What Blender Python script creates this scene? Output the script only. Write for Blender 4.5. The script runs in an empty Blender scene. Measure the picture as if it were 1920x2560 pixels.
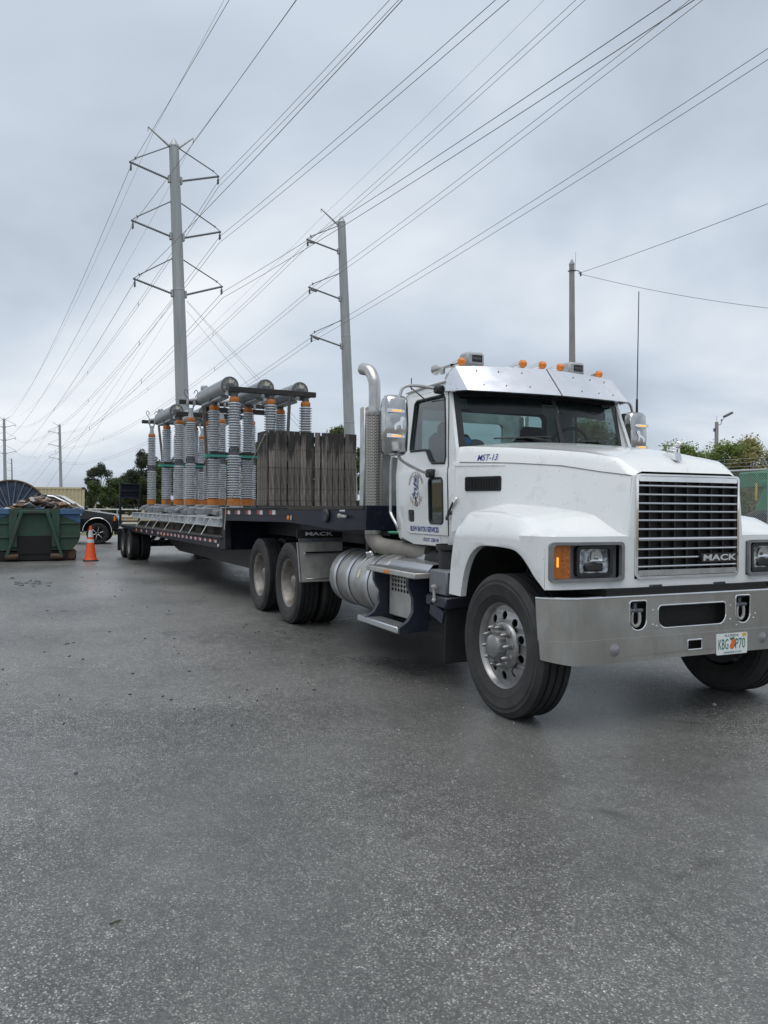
import bpy, bmesh, math, random
from mathutils import Vector, Matrix, noise
from mathutils.geometry import tessellate_polygon
PI = math.pi
SC = bpy.context.scene
COL = SC.collection
random.seed(7)

# ---------------------------------------------------------------- camera
cam_d = bpy.data.cameras.new('camera')
cam = bpy.data.objects.new('camera', cam_d)
COL.objects.link(cam)
YAW, PITCH, ROLL = 0.4289, -0.0084, 0.0076
fw = Vector((-math.cos(YAW)*math.cos(PITCH), math.sin(YAW)*math.cos(PITCH), math.sin(PITCH)))
rt = Vector((math.sin(YAW), math.cos(YAW), 0))
up = rt.cross(fw)
r2 = rt*math.cos(ROLL)+up*math.sin(ROLL)
u2 = up*math.cos(ROLL)-rt*math.sin(ROLL)
CAM = Vector((4.8442, -4.3176, 1.5048))
cam.matrix_world = Matrix(((r2.x, u2.x, -fw.x, CAM.x), (r2.y, u2.y, -fw.y, CAM.y), (r2.z, u2.z, -fw.z, CAM.z), (0, 0, 0, 1)))
cam_d.sensor_fit = 'HORIZONTAL'
cam_d.sensor_width = 36
cam_d.lens = 1996.4/1920*36
cam_d.clip_start = 0.05
cam_d.clip_end = 8000
SC.camera = cam

# ---------------------------------------------------------------- world and sun (overcast)
W = bpy.data.worlds.new('World')
SC.world = W
W.use_nodes = True
nt = W.node_tree
nt.nodes.clear()
def wn(t, **k):
    n = nt.nodes.new(t)
    for a, b in k.items(): setattr(n, a, b)
    return n
SUN_EL, SUN_AZ = math.radians(74), math.radians(-40)      # direction towards the sun: azimuth from +x
o_ = wn('ShaderNodeOutputWorld')
sky = wn('ShaderNodeTexSky', sky_type='NISHITA', sun_disc=False, sun_elevation=SUN_EL, sun_rotation=math.radians(90)-SUN_AZ)
bg1 = wn('ShaderNodeBackground'); bg1.inputs[1].default_value = 0.05
nt.links.new(sky.outputs[0], bg1.inputs[0])
tc = wn('ShaderNodeTexCoord')
sep = wn('ShaderNodeSeparateXYZ'); nt.links.new(tc.outputs['Generated'], sep.inputs[0])
# cloud sheet: project the direction on a flat layer so that clouds foreshorten towards the horizon
mx = wn('ShaderNodeMath', operation='MAXIMUM'); mx.inputs[1].default_value = 0.0; nt.links.new(sep.outputs[2], mx.inputs[0])
ad = wn('ShaderNodeMath', operation='ADD'); ad.inputs[1].default_value = 0.22; nt.links.new(mx.outputs[0], ad.inputs[0])
dx = wn('ShaderNodeMath', operation='DIVIDE'); nt.links.new(sep.outputs[0], dx.inputs[0]); nt.links.new(ad.outputs[0], dx.inputs[1])
dy = wn('ShaderNodeMath', operation='DIVIDE'); nt.links.new(sep.outputs[1], dy.inputs[0]); nt.links.new(ad.outputs[0], dy.inputs[1])
cb = wn('ShaderNodeCombineXYZ'); nt.links.new(dx.outputs[0], cb.inputs[0]); nt.links.new(dy.outputs[0], cb.inputs[1]); cb.inputs[2].default_value = 11.46
n1 = wn('ShaderNodeTexNoise'); n1.inputs['Scale'].default_value = 0.85; n1.inputs['Detail'].default_value = 5; n1.inputs['Roughness'].default_value = 0.47; n1.inputs['Distortion'].default_value = 0.3
nt.links.new(cb.outputs[0], n1.inputs[0])
rp = wn('ShaderNodeValToRGB')
e = rp.color_ramp.elements
e[0].position = 0.34; e[0].color = (0.375, 0.43, 0.50, 1)
e[1].position = 0.68; e[1].color = (0.74, 0.775, 0.815, 1)
e2 = e.new(0.5); e2.color = (0.515, 0.58, 0.66, 1)
nt.links.new(n1.outputs[0], rp.inputs[0])
bg2 = wn('ShaderNodeBackground'); bg2.inputs[1].default_value = 1.0
nt.links.new(rp.outputs[0], bg2.inputs[0])
mixw = wn('ShaderNodeMixShader'); mixw.inputs[0].default_value = 0.93
nt.links.new(bg1.outputs[0], mixw.inputs[1]); nt.links.new(bg2.outputs[0], mixw.inputs[2])
nt.links.new(mixw.outputs[0], o_.inputs[0])
sd = bpy.data.lights.new('sun', 'SUN'); sd.energy = 1.45; sd.angle = math.radians(60); sd.color = (1.0, 0.97, 0.93)
so = bpy.data.objects.new('sun', sd); COL.objects.link(so)
sdir = Vector((math.cos(SUN_EL)*math.cos(SUN_AZ), math.cos(SUN_EL)*math.sin(SUN_AZ), math.sin(SUN_EL)))
so.rotation_euler = sdir.to_track_quat('Z', 'Y').to_euler()
so.location = (0, 0, 40)
vs = SC.view_settings
vs.view_transform = 'Standard'; vs.look = 'None'; vs.exposure = 0.32; vs.gamma = 1.0
vs.use_curve_mapping = False
SC.cycles.max_bounces = 6
SC.cycles.transparent_max_bounces = 10

# ---------------------------------------------------------------- materials
MATS = {}
def mat(name, c1, c2=None, rough=0.5, metal=0.0, ns=4.0, nd=4, bump=0.0, bs=40.0, rv=0.0, stretch=None, spec=0.5, coat=0.0, dirt=None, dirt_s=2.0, dirt_lo=0.52, dirt_hi=0.75, emit=None, es=0.0, spots=None, spot_s=60.0, spot_r=0.12):
    m = bpy.data.materials.new(name); m.use_nodes = True
    t = m.node_tree; b = t.nodes['Principled BSDF']
    L = t.links.new
    def N(ty, **k):
        n = t.nodes.new(ty)
        for a, v in k.items(): setattr(n, a, v)
        return n
    co = N('ShaderNodeTexCoord'); vec = co.outputs['Object']
    if stretch:
        mp = N('ShaderNodeMapping'); mp.inputs['Scale'].default_value = stretch; L(vec, mp.inputs[0]); vec = mp.outputs[0]
    b.inputs['Roughness'].default_value = rough; b.inputs['Metallic'].default_value = metal
    b.inputs['Specular IOR Level'].default_value = spec
    if coat: b.inputs['Coat Weight'].default_value = coat; b.inputs['Coat Roughness'].default_value = 0.08
    col = None
    if c2 is not None or rv:
        nz = N('ShaderNodeTexNoise'); nz.inputs['Scale'].default_value = ns; nz.inputs['Detail'].default_value = nd; L(vec, nz.inputs[0])
    if c2 is not None:
        r = N('ShaderNodeValToRGB'); r.color_ramp.elements[0].position = 0.36; r.color_ramp.elements[1].position = 0.64
        r.color_ramp.elements[0].color = (*c1, 1); r.color_ramp.elements[1].color = (*c2, 1)
        L(nz.outputs[0], r.inputs[0]); col = r.outputs[0]
    if rv:
        mr = N('ShaderNodeMapRange'); mr.inputs[3].default_value = max(0.02, rough-rv); mr.inputs[4].default_value = min(1, rough+rv); mr.inputs[1].default_value = 0.3; mr.inputs[2].default_value = 0.7
        L(nz.outputs[0], mr.inputs[0]); L(mr.outputs[0], b.inputs['Roughness'])
    def rgb():
        nn = N('ShaderNodeRGB'); nn.outputs[0].default_value = (*c1, 1); return nn.outputs[0]
    if dirt:
        nz2 = N('ShaderNodeTexNoise'); nz2.inputs['Scale'].default_value = dirt_s; nz2.inputs['Detail'].default_value = 8; nz2.inputs['Roughness'].default_value = 0.65; L(vec, nz2.inputs[0])
        mr2 = N('ShaderNodeMapRange'); mr2.inputs[1].default_value = dirt_lo; mr2.inputs[2].default_value = dirt_hi; L(nz2.outputs[0], mr2.inputs[0])
        mxn = N('ShaderNodeMix', data_type='RGBA'); L(mr2.outputs[0], mxn.inputs[0]); L(col or rgb(), mxn.inputs[6]); mxn.inputs[7].default_value = (*dirt, 1); col = mxn.outputs[2]
    if spots:
        vo = N('ShaderNodeTexVoronoi'); vo.inputs['Scale'].default_value = spot_s; L(co.outputs['Object'], vo.inputs[0])
        mr3 = N('ShaderNodeMapRange'); mr3.inputs[1].default_value = spot_r; mr3.inputs[2].default_value = spot_r*1.5; mr3.inputs[3].default_value = 1; mr3.inputs[4].default_value = 0; L(vo.outputs['Distance'], mr3.inputs[0])
        wnz = N('ShaderNodeMath', operation='GREATER_THAN'); wnz.inputs[1].default_value = 0.72
        sp3 = N('ShaderNodeSeparateColor'); L(vo.outputs['Color'], sp3.inputs[0]); L(sp3.outputs[0], wnz.inputs[0])
        mu = N('ShaderNodeMath', operation='MULTIPLY'); L(mr3.outputs[0], mu.inputs[0]); L(wnz.outputs[0], mu.inputs[1])
        mxn = N('ShaderNodeMix', data_type='RGBA'); L(mu.outputs[0], mxn.inputs[0]); L(col or rgb(), mxn.inputs[6]); mxn.inputs[7].default_value = (*spots, 1); col = mxn.outputs[2]
    if col: L(col, b.inputs['Base Color'])
    else: b.inputs['Base Color'].default_value = (*c1, 1)
    if bump:
        nb = N('ShaderNodeTexNoise'); nb.inputs['Scale'].default_value = bs; nb.inputs['Detail'].default_value = 3; L(vec, nb.inputs[0])
        bp = N('ShaderNodeBump'); bp.inputs['Strength'].default_value = bump; bp.inputs['Distance'].default_value = 0.02; L(nb.outputs[0], bp.inputs['Height']); L(bp.outputs[0], b.inputs['Normal'])
    if emit:
        b.inputs['Emission Color'].default_value = (*emit, 1); b.inputs['Emission Strength'].default_value = es
    MATS[name] = m
    return m

def glass(name, tint=(0.75, 0.83, 0.82), f0=0.05, rough=0.0, refl=(1, 1, 1), k=0.62):
    m = bpy.data.materials.new(name); m.use_nodes = True
    t = m.node_tree; t.nodes.clear()
    o = t.nodes.new('ShaderNodeOutputMaterial'); tr = t.nodes.new('ShaderNodeBsdfTransparent'); gl = t.nodes.new('ShaderNodeBsdfGlossy')
    fr = t.nodes.new('ShaderNodeFresnel'); ge = t.nodes.new('ShaderNodeNewGeometry'); io = t.nodes.new('ShaderNodeMapRange'); io.inputs[3].default_value = 1.52; io.inputs[4].default_value = 1/1.52
    t.links.new(ge.outputs['Backfacing'], io.inputs[0]); t.links.new(io.outputs[0], fr.inputs[0])      # a thin pane reflects alike from both sides
    ad = t.nodes.new('ShaderNodeMath'); ad.operation = 'MULTIPLY_ADD'; ad.inputs[1].default_value = k; ad.inputs[2].default_value = f0; ad.use_clamp = True
    mx = t.nodes.new('ShaderNodeMixShader')
    tr.inputs[0].default_value = (*tint, 1); gl.inputs[0].default_value = (*refl, 1); gl.inputs[1].default_value = rough
    t.links.new(fr.outputs[0], ad.inputs[0]); t.links.new(ad.outputs[0], mx.inputs[0]); t.links.new(tr.outputs[0], mx.inputs[1]); t.links.new(gl.outputs[0], mx.inputs[2]); t.links.new(mx.outputs[0], o.inputs[0])
    MATS[name] = m
    return m

mat('white_paint', (0.75, 0.77, 0.76), (0.79, 0.805, 0.795), rough=0.22, coat=0.7, ns=1.3, rv=0.05, dirt=(0.42, 0.40, 0.35), dirt_s=4.0, dirt_lo=0.56, dirt_hi=1.0, spots=(0.16, 0.14, 0.11), spot_s=36.0, spot_r=0.085)
mat('white_plain', (0.78, 0.79, 0.78), rough=0.4)
mat('chrome', (0.82, 0.82, 0.82), (0.72, 0.72, 0.71), rough=0.08, metal=1.0, ns=9, rv=0.05)
mat('visor_steel', (0.90, 0.89, 0.91), (0.83, 0.82, 0.84), rough=0.20, metal=1.0, ns=9, rv=0.06, spots=(0.16, 0.15, 0.15), spot_s=24.0, spot_r=0.085)
mat('bumper_steel', (0.60, 0.59, 0.56), (0.50, 0.49, 0.45), rough=0.12, metal=1.0, ns=5.0, rv=0.08, stretch=(1, 1, 0.35), dirt=(0.42, 0.39, 0.33), dirt_s=9.0, dirt_lo=0.48, dirt_hi=0.85, spots=(0.8, 0.8, 0.78), spot_s=34.0, spot_r=0.05)
mat('brushed', (0.55, 0.55, 0.54), (0.46, 0.46, 0.45), rough=0.36, metal=1.0, ns=8, rv=0.08, dirt=(0.32, 0.29, 0.24), dirt_s=5, dirt_lo=0.5, dirt_hi=0.85)
mat('tank_alu', (0.52, 0.53, 0.53), (0.43, 0.43, 0.42), rough=0.42, metal=0.9, ns=5, rv=0.08, dirt=(0.30, 0.27, 0.22), dirt_s=3, dirt_lo=0.45, dirt_hi=0.8)
mat('strap_alu', (0.62, 0.63, 0.65), rough=0.35, metal=0.9)
mat('grille_bar', (0.72, 0.72, 0.73), rough=0.27, metal=1.0)
mat('grille_dark', (0.004, 0.004, 0.004), (0.010, 0.008, 0.007), rough=0.7, ns=30)
mat('trim_grey', (0.16, 0.165, 0.17), (0.20, 0.20, 0.205), rough=0.5, ns=10)
mat('rim_alu', (0.38, 0.38, 0.38), (0.30, 0.30, 0.295), rough=0.38, metal=0.85, ns=9, rv=0.08, dirt=(0.20, 0.18, 0.15), dirt_s=12, dirt_lo=0.5, dirt_hi=0.8)
mat('rim_worn', (0.36, 0.34, 0.31), (0.26, 0.24, 0.22), rough=0.5, metal=0.7, ns=7, dirt=(0.16, 0.14, 0.12), dirt_s=6, dirt_lo=0.45, dirt_hi=0.75)
mat('rubber', (0.010, 0.010, 0.011), (0.017, 0.017, 0.017), rough=0.72, ns=8, bump=0.15, bs=90, dirt=(0.038, 0.035, 0.03), dirt_s=5, dirt_lo=0.5, dirt_hi=0.85)
mat('sidewall', (0.024, 0.024, 0.025), (0.038, 0.037, 0.035), rough=0.75, ns=5, bump=0.1, bs=60, dirt=(0.065, 0.061, 0.055), dirt_s=4, dirt_lo=0.5, dirt_hi=0.8)
mat('black_plastic', (0.012, 0.012, 0.013), (0.018, 0.018, 0.019), rough=0.45, ns=12)
mat('black_frame', (0.012, 0.013, 0.017), (0.022, 0.022, 0.026), rough=0.5, ns=6, dirt=(0.06, 0.055, 0.045), dirt_s=7, dirt_lo=0.55, dirt_hi=0.85)
mat('navy_bracket', (0.016, 0.020, 0.034), (0.022, 0.026, 0.040), rough=0.42, ns=6, dirt=(0.06, 0.06, 0.06), dirt_s=9, dirt_lo=0.56, dirt_hi=0.85)
mat('box_grey', (0.13, 0.135, 0.15), (0.16, 0.165, 0.18), rough=0.45, ns=8)
mat('interior', (0.045, 0.05, 0.053), (0.06, 0.065, 0.07), rough=0.8, ns=5)
mat('interior_light', (0.26, 0.29, 0.29), rough=0.8)
mat('seat_cloth', (0.05, 0.055, 0.065), rough=0.9)
mat('blue_cap', (0.02, 0.11, 0.24), rough=0.8)
mat('amber', (0.62, 0.17, 0.012), rough=0.16, emit=(1.0, 0.30, 0.02), es=0.06)
mat('amber_mid', (0.40, 0.115, 0.010), rough=0.25)
mat('dull_steel', (0.50, 0.49, 0.46), (0.42, 0.41, 0.385), rough=0.42, metal=0.35, ns=6, dirt=(0.26, 0.24, 0.20), dirt_s=5, dirt_lo=0.5, dirt_hi=0.85)
mat('mirror_chrome', (0.52, 0.52, 0.52), (0.42, 0.42, 0.42), rough=0.16, metal=1.0, ns=14, rv=0.06)
mat('amber_lit', (0.9, 0.35, 0.03), rough=0.3, emit=(1.0, 0.42, 0.05), es=0.9)
mat('amber_dark', (0.30, 0.085, 0.010), (0.42, 0.13, 0.015), rough=0.2, ns=40, bump=0.5, bs=70)
mat('lens_clear', (0.55, 0.58, 0.60), (0.08, 0.085, 0.09), rough=0.1, metal=0.6, ns=14, bump=0.4, bs=30)
mat('fog_lens', (0.24, 0.235, 0.24), rough=0.15, metal=0.3)
mat('letter_blue', (0.012, 0.035, 0.24), rough=0.5)
mat('letter_red', (0.42, 0.25, 0.20), rough=0.6)
mat('emblem_blue', (0.03, 0.05, 0.15), rough=0.5)
mat('emblem_pale', (0.40, 0.44, 0.52), rough=0.5)
mat('letter_silver', (0.66, 0.67, 0.68), rough=0.3, metal=0.6)
mat('letter_white', (0.70, 0.72, 0.73), rough=0.4)
mat('plate_white', (0.74, 0.78, 0.76), rough=0.35)
mat('plate_green', (0.01, 0.16, 0.12), rough=0.4)
mat('plate_orange', (0.75, 0.16, 0.03), rough=0.4)
mat('plate_yellow', (0.65, 0.42, 0.03), rough=0.4)
mat('sticker', (0.60, 0.58, 0.45), (0.5, 0.48, 0.35), rough=0.6, ns=30)
mat('pipe_dusty', (0.30, 0.28, 0.25), (0.24, 0.22, 0.20), rough=0.65, metal=0.3, ns=6)
mat('mesh_steel', (0.42, 0.40, 0.37), rough=0.4, metal=0.9)
mat('navy', (0.0035, 0.005, 0.015), (0.006, 0.008, 0.021), spec=0.28, rough=0.45, ns=3, dirt=(0.05, 0.047, 0.045), dirt_s=6, dirt_lo=0.58, dirt_hi=0.95, spots=(0.14, 0.15, 0.12), spot_s=22, spot_r=0.06)
mat('navy_dull', (0.007, 0.009, 0.017), (0.011, 0.013, 0.022), spec=0.3, rough=0.55, ns=4, dirt=(0.055, 0.05, 0.045), dirt_s=5, dirt_lo=0.5, dirt_hi=0.85)
mat('tape_red', (0.38, 0.015, 0.02), rough=0.35)
mat('tape_white', (0.62, 0.63, 0.63), rough=0.35)
mat('porcelain', (0.40, 0.43, 0.46), (0.46, 0.49, 0.52), rough=0.22, ns=6, coat=0.2, dirt=(0.30, 0.31, 0.31), dirt_s=8, dirt_lo=0.5, dirt_hi=0.9)
mat('ins_orange', (0.50, 0.17, 0.025), (0.40, 0.13, 0.02), rough=0.55, ns=12, bump=0.1)
mat('galv', (0.34, 0.36, 0.375), (0.44, 0.46, 0.47), rough=0.5, metal=0.55, ns=12, nd=6, dirt=(0.24, 0.24, 0.23), dirt_s=4, dirt_lo=0.5, dirt_hi=0.9)
mat('galv_bright', (0.52, 0.54, 0.55), (0.64, 0.66, 0.66), rough=0.48, metal=0.4, ns=10, stretch=(0.4, 1, 1))
mat('cast_dark', (0.10, 0.11, 0.12), (0.16, 0.17, 0.18), rough=0.6, metal=0.4, ns=20)
mat('tank_grey', (0.25, 0.275, 0.29), (0.32, 0.34, 0.355), rough=0.42, metal=0.25, ns=5)
mat('tank_face', (0.42, 0.41, 0.39), (0.22, 0.22, 0.21), rough=0.5, metal=0.2, ns=16)
mat('timber_black', (0.012, 0.011, 0.010), (0.035, 0.031, 0.028), rough=0.55, ns=6, stretch=(8, 1, 8), bump=0.2, bs=25)
mat('timber_brown', (0.055, 0.040, 0.030), (0.10, 0.075, 0.058), rough=0.75, ns=5, stretch=(6, 6, 1), bump=0.2, bs=30)
mat('deck_wood', (0.030, 0.027, 0.022), (0.055, 0.049, 0.04), rough=0.85, ns=5, stretch=(1, 8, 8), bump=0.3, bs=40)
mat('dunnage', (0.05, 0.043, 0.034), (0.09, 0.078, 0.062), rough=0.85, ns=5, stretch=(1, 8, 8), bump=0.3, bs=40)
mat('strap_grey', (0.42, 0.41, 0.39), rough=0.8)
mat('strap_teal', (0.05, 0.30, 0.24), rough=0.7)
mat('rope', (0.48, 0.45, 0.38), rough=0.9)
mat('hose_green', (0.10, 0.42, 0.24), rough=0.5)
mat('pole_steel', (0.30, 0.33, 0.345), (0.38, 0.41, 0.425), rough=0.55, metal=0.4, ns=1.2, nd=8, stretch=(2, 2, 0.25), dirt=(0.22, 0.23, 0.22), dirt_s=1.6, dirt_lo=0.5, dirt_hi=0.9)
mat('insulator_grey', (0.14, 0.16, 0.185), rough=0.5)
mat('wire', (0.20, 0.21, 0.225), rough=0.6, metal=0.3)
mat('concrete_pole', (0.27, 0.265, 0.245), (0.34, 0.335, 0.31), rough=0.85, ns=3, stretch=(3, 3, 0.5))
mat('dump_green', (0.022, 0.070, 0.046), (0.038, 0.098, 0.064), rough=0.6, ns=4, dirt=(0.038, 0.032, 0.024), dirt_s=4, dirt_lo=0.44, dirt_hi=0.72, bump=0.15, bs=12)
mat('dump_blue', (0.045, 0.12, 0.24), (0.06, 0.15, 0.28), rough=0.55, ns=5, dirt=(0.10, 0.08, 0.06), dirt_s=6, dirt_lo=0.5, dirt_hi=0.85)
mat('reel_blue', (0.028, 0.045, 0.08), (0.05, 0.075, 0.115), rough=0.65, ns=4, dirt=(0.12, 0.07, 0.04), dirt_s=4, dirt_lo=0.48, dirt_hi=0.8)
mat('spoke_blue', (0.10, 0.15, 0.22), (0.14, 0.19, 0.26), rough=0.6, ns=6)
mat('rust', (0.075, 0.048, 0.035), (0.12, 0.075, 0.05), rough=0.85, ns=8, bump=0.2)
mat('cardboard', (0.30, 0.20, 0.12), (0.22, 0.145, 0.09), rough=0.9, ns=6)
mat('scrap_pale', (0.42, 0.41, 0.40), (0.30, 0.28, 0.26), rough=0.8, ns=9)
mat('container', (0.50, 0.44, 0.29), (0.56, 0.49, 0.33), rough=0.7, ns=3, dirt=(0.28, 0.20, 0.11), dirt_s=3, dirt_lo=0.56, dirt_hi=0.85)
mat('car_black', (0.008, 0.008, 0.009), rough=0.22, coat=0.15, spec=0.4)
mat('car_glass', (0.012, 0.014, 0.016), rough=0.08, spec=0.35)
mat('cone_orange', (0.80, 0.10, 0.02), (0.72, 0.085, 0.02), rough=0.5, ns=5)
mat('cone_white', (0.62, 0.62, 0.60), (0.5, 0.5, 0.48), rough=0.4, ns=12)
mat('machine_green', (0.018, 0.16, 0.075), (0.025, 0.19, 0.09), rough=0.4, ns=4)
mat('yellow', (0.60, 0.40, 0.05), rough=0.5)
mat('grass', (0.10, 0.12, 0.035), (0.17, 0.15, 0.06), rough=0.95, ns=0.8)
mat('dry_grass', (0.20, 0.155, 0.085), (0.26, 0.21, 0.12), rough=0.95, ns=0.9)
mat('dirt', (0.15, 0.125, 0.095), (0.20, 0.17, 0.13), rough=0.95, ns=1.5)
mat('bark', (0.07, 0.06, 0.05), (0.12, 0.10, 0.085), rough=0.95, ns=8)
def leafmat(name, a, b):
    m = mat(name, a, b, rough=0.6, ns=0.9, nd=2, spec=0.3)
    t = m.node_tree; p = t.nodes['Principled BSDF']; o = t.nodes['Material Output']
    tr = t.nodes.new('ShaderNodeBsdfTranslucent'); mx = t.nodes.new('ShaderNodeMixShader'); mx.inputs[0].default_value = 0.38
    t.links.new(p.inputs['Base Color'].links[0].from_socket, tr.inputs[0]); t.links.new(p.outputs[0], mx.inputs[1]); t.links.new(tr.outputs[0], mx.inputs[2]); t.links.new(mx.outputs[0], o.inputs[0])
    return m
leafmat('leaf_dark', (0.042, 0.056, 0.034), (0.064, 0.082, 0.05))  # leaf tone lightened slightly, distance haze put into the colour
leafmat('leaf_mid', (0.055, 0.085, 0.028), (0.085, 0.12, 0.042))
leafmat('leaf_bright', (0.17, 0.24, 0.065), (0.24, 0.31, 0.10))
leafmat('leaf_pale', (0.30, 0.30, 0.11), (0.40, 0.37, 0.17))
glass('windshield', (0.66, 0.76, 0.75), 0.012, k=0.34)
glass('side_glass', (0.52, 0.58, 0.57), 0.08, k=0.6)

def perforated(name):
    m = bpy.data.materials.new(name); m.use_nodes = True
    t = m.node_tree; b = t.nodes['Principled BSDF']; L = t.links.new
    co = t.nodes.new('ShaderNodeTexCoord'); s = t.nodes.new('ShaderNodeSeparateXYZ'); L(co.outputs['Object'], s.inputs[0])
    at = t.nodes.new('ShaderNodeMath'); at.operation = 'ARCTAN2'; L(s.outputs[1], at.inputs[0]); L(s.outputs[0], at.inputs[1])
    c = t.nodes.new('ShaderNodeCombineXYZ'); ml = t.nodes.new('ShaderNodeMath'); ml.operation = 'MULTIPLY'; ml.inputs[1].default_value = 0.09; L(at.outputs[0], ml.inputs[0]); L(ml.outputs[0], c.inputs[0]); L(s.outputs[2], c.inputs[1])
    br = t.nodes.new('ShaderNodeTexBrick'); L(c.outputs[0], br.inputs[0])
    br.inputs['Scale'].default_value = 1.0; br.inputs['Brick Width'].default_value = 0.046; br.inputs['Row Height'].default_value = 0.0155; br.inputs['Mortar Size'].default_value = 0.0042; br.inputs['Mortar Smooth'].default_value = 0.1
    br.inputs['Color1'].default_value = (0.01, 0.01, 0.01, 1); br.inputs['Color2'].default_value = (0.012, 0.012, 0.011, 1); br.inputs['Mortar'].default_value = (0.50, 0.47, 0.42, 1)
    L(br.outputs[0], b.inputs['Base Color'])
    L(br.outputs['Fac'], b.inputs['Metallic']); b.inputs['Roughness'].default_value = 0.35
    MATS[name] = m
perforated('perforated')

def asphalt():
    m = bpy.data.materials.new('asphalt'); m.use_nodes = True
    t = m.node_tree; b = t.nodes['Principled BSDF']; L = t.links.new
    def N(ty, **k):
        n = t.nodes.new(ty)
        for a, v in k.items(): setattr(n, a, v)
        return n
    co = N('ShaderNodeTexCoord'); V = co.outputs['Object']
    def noi(s, d=4, r=0.55, dist=0.0):
        n = N('ShaderNodeTexNoise'); n.inputs['Scale'].default_value = s; n.inputs['Detail'].default_value = d; n.inputs['Roughness'].default_value = r; n.inputs['Distortion'].default_value = dist; L(V, n.inputs[0]); return n.outputs[0]
    def mr(x, a, b_, c=0.0, d=1.0):
        n = N('ShaderNodeMapRange'); n.inputs[1].default_value = a; n.inputs[2].default_value = b_; n.inputs[3].default_value = c; n.inputs[4].default_value = d; L(x, n.inputs[0]); return n.outputs[0]
    def mix(f, a, b_):
        n = N('ShaderNodeMix', data_type='RGBA'); L(f, n.inputs[0])
        for i, x in ((6, a), (7, b_)):
            if isinstance(x, tuple): n.inputs[i].default_value = (*x, 1)
            else: L(x, n.inputs[i])
        return n.outputs[2]
    def mth(op, a, b_):
        n = N('ShaderNodeMath', operation=op)
        for i, x in ((0, a), (1, b_)):
            if isinstance(x, (int, float)): n.inputs[i].default_value = x
            else: L(x, n.inputs[i])
        return n.outputs[0]
    def mul(f, a):
        n = N('ShaderNodeVectorMath', operation='SCALE'); L(a, n.inputs[0]); L(f, n.inputs['Scale']); return n.outputs[0]
    vo = N('ShaderNodeTexVoronoi'); vo.inputs['Scale'].default_value = 135; L(V, vo.inputs[0])
    sc = N('ShaderNodeSeparateColor'); L(vo.outputs['Color'], sc.inputs[0])
    rp = N('ShaderNodeValToRGB'); L(sc.outputs[0], rp.inputs[0])
    els = rp.color_ramp.elements
    els[0].position = 0.0; els[0].color = (0.022, 0.022, 0.022, 1)
    els[1].position = 1.0; els[1].color = (0.55, 0.545, 0.52, 1)
    for p_, v in ((0.28, 0.060), (0.52, 0.125), (0.74, 0.21), (0.90, 0.32)):
        q = els.new(p_); q.color = (v*1.02, v*1.0, v*0.955, 1)
    # gaps between the stones
    gap = mr(vo.outputs['Distance'], 0.42, 0.62)
    c = mix(gap, rp.outputs[0], (0.030, 0.030, 0.031))
    vo2 = N('ShaderNodeTexVoronoi'); vo2.inputs['Scale'].default_value = 310; L(V, vo2.inputs[0])
    sc2 = N('ShaderNodeSeparateColor'); L(vo2.outputs['Color'], sc2.inputs[0])
    c = mix(mr(sc2.outputs[0], 0.0, 1.0, 0.0, 0.35), c, (0.19, 0.19, 0.187))
    # worn lighter and darker areas, tyre tracks, oil
    big = noi(0.35, 5, 0.55)
    mpt = N('ShaderNodeMapping'); mpt.inputs['Scale'].default_value = (0.05, 0.55, 1); mpt.inputs['Rotation'].default_value = (0, 0, 0.08); L(V, mpt.inputs[0])
    trk = N('ShaderNodeTexNoise'); trk.inputs['Scale'].default_value = 1.0; trk.inputs['Detail'].default_value = 6; L(mpt.outputs[0], trk.inputs[0])
    c = mix(mr(trk.outputs[0], 0.48, 0.68, 0.0, 0.5), c, (0.05, 0.05, 0.051))
    gr = noi(60.0, 3, 0.75)
    c = mul(mr(gr, 0.30, 0.72, 0.35, 1.9), c)
    g2 = noi(21.0, 4, 0.8)
    c = mul(mr(g2, 0.30, 0.72, 0.50, 1.65), c)
    c = mul(mr(noi(6.5, 5, 0.65), 0.32, 0.70, 0.74, 1.3), c)
    c = mul(mr(noi(0.9, 4, 0.55, 0.5), 0.32, 0.68, 0.80, 1.2), c)
    ck = N('ShaderNodeTexVoronoi', feature='DISTANCE_TO_EDGE'); ck.inputs['Scale'].default_value = 0.33
    wv = N('ShaderNodeTexNoise'); wv.inputs['Scale'].default_value = 1.6; wv.inputs['Detail'].default_value = 6; L(V, wv.inputs[0])
    va = N('ShaderNodeVectorMath', operation='MULTIPLY_ADD'); va.inputs[1].default_value = (0.9, 0.9, 0.0); L(wv.outputs['Color'], va.inputs[0]); L(V, va.inputs[2]); L(va.outputs[0], ck.inputs[0])
    c = mix(mth('MULTIPLY', mr(ck.outputs['Distance'], 0.0, 0.006, 0.65, 0.0), mr(noi(0.5, 2), 0.45, 0.6)), c, (0.022, 0.021, 0.020))
    fin = noi(14.0, 5, 0.7)
    c = mix(mr(fin, 0.42, 0.72, 0.0, 0.45), c, (0.035, 0.035, 0.036))
    c = mix(mr(big, 0.35, 0.70, 0.0, 0.55), c, (0.26, 0.258, 0.252))
    med = noi(1.7, 6, 0.6)
    c = mix(mr(med, 0.56, 0.80, 0.0, 0.40), c, (0.045, 0.045, 0.046))
    st = noi(2.3, 3, 0.5, 0.6)
    stain = mr(st, 0.655, 0.76, 0.0, 0.5)
    c = mix(stain, c, (0.014, 0.013, 0.012))
    # wetness
    wet_n = noi(0.22, 4, 0.5, 0.4)
    mpw = N('ShaderNodeMapping'); mpw.inputs['Scale'].default_value = (0.10, 0.35, 1); L(V, mpw.inputs[0])
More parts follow.
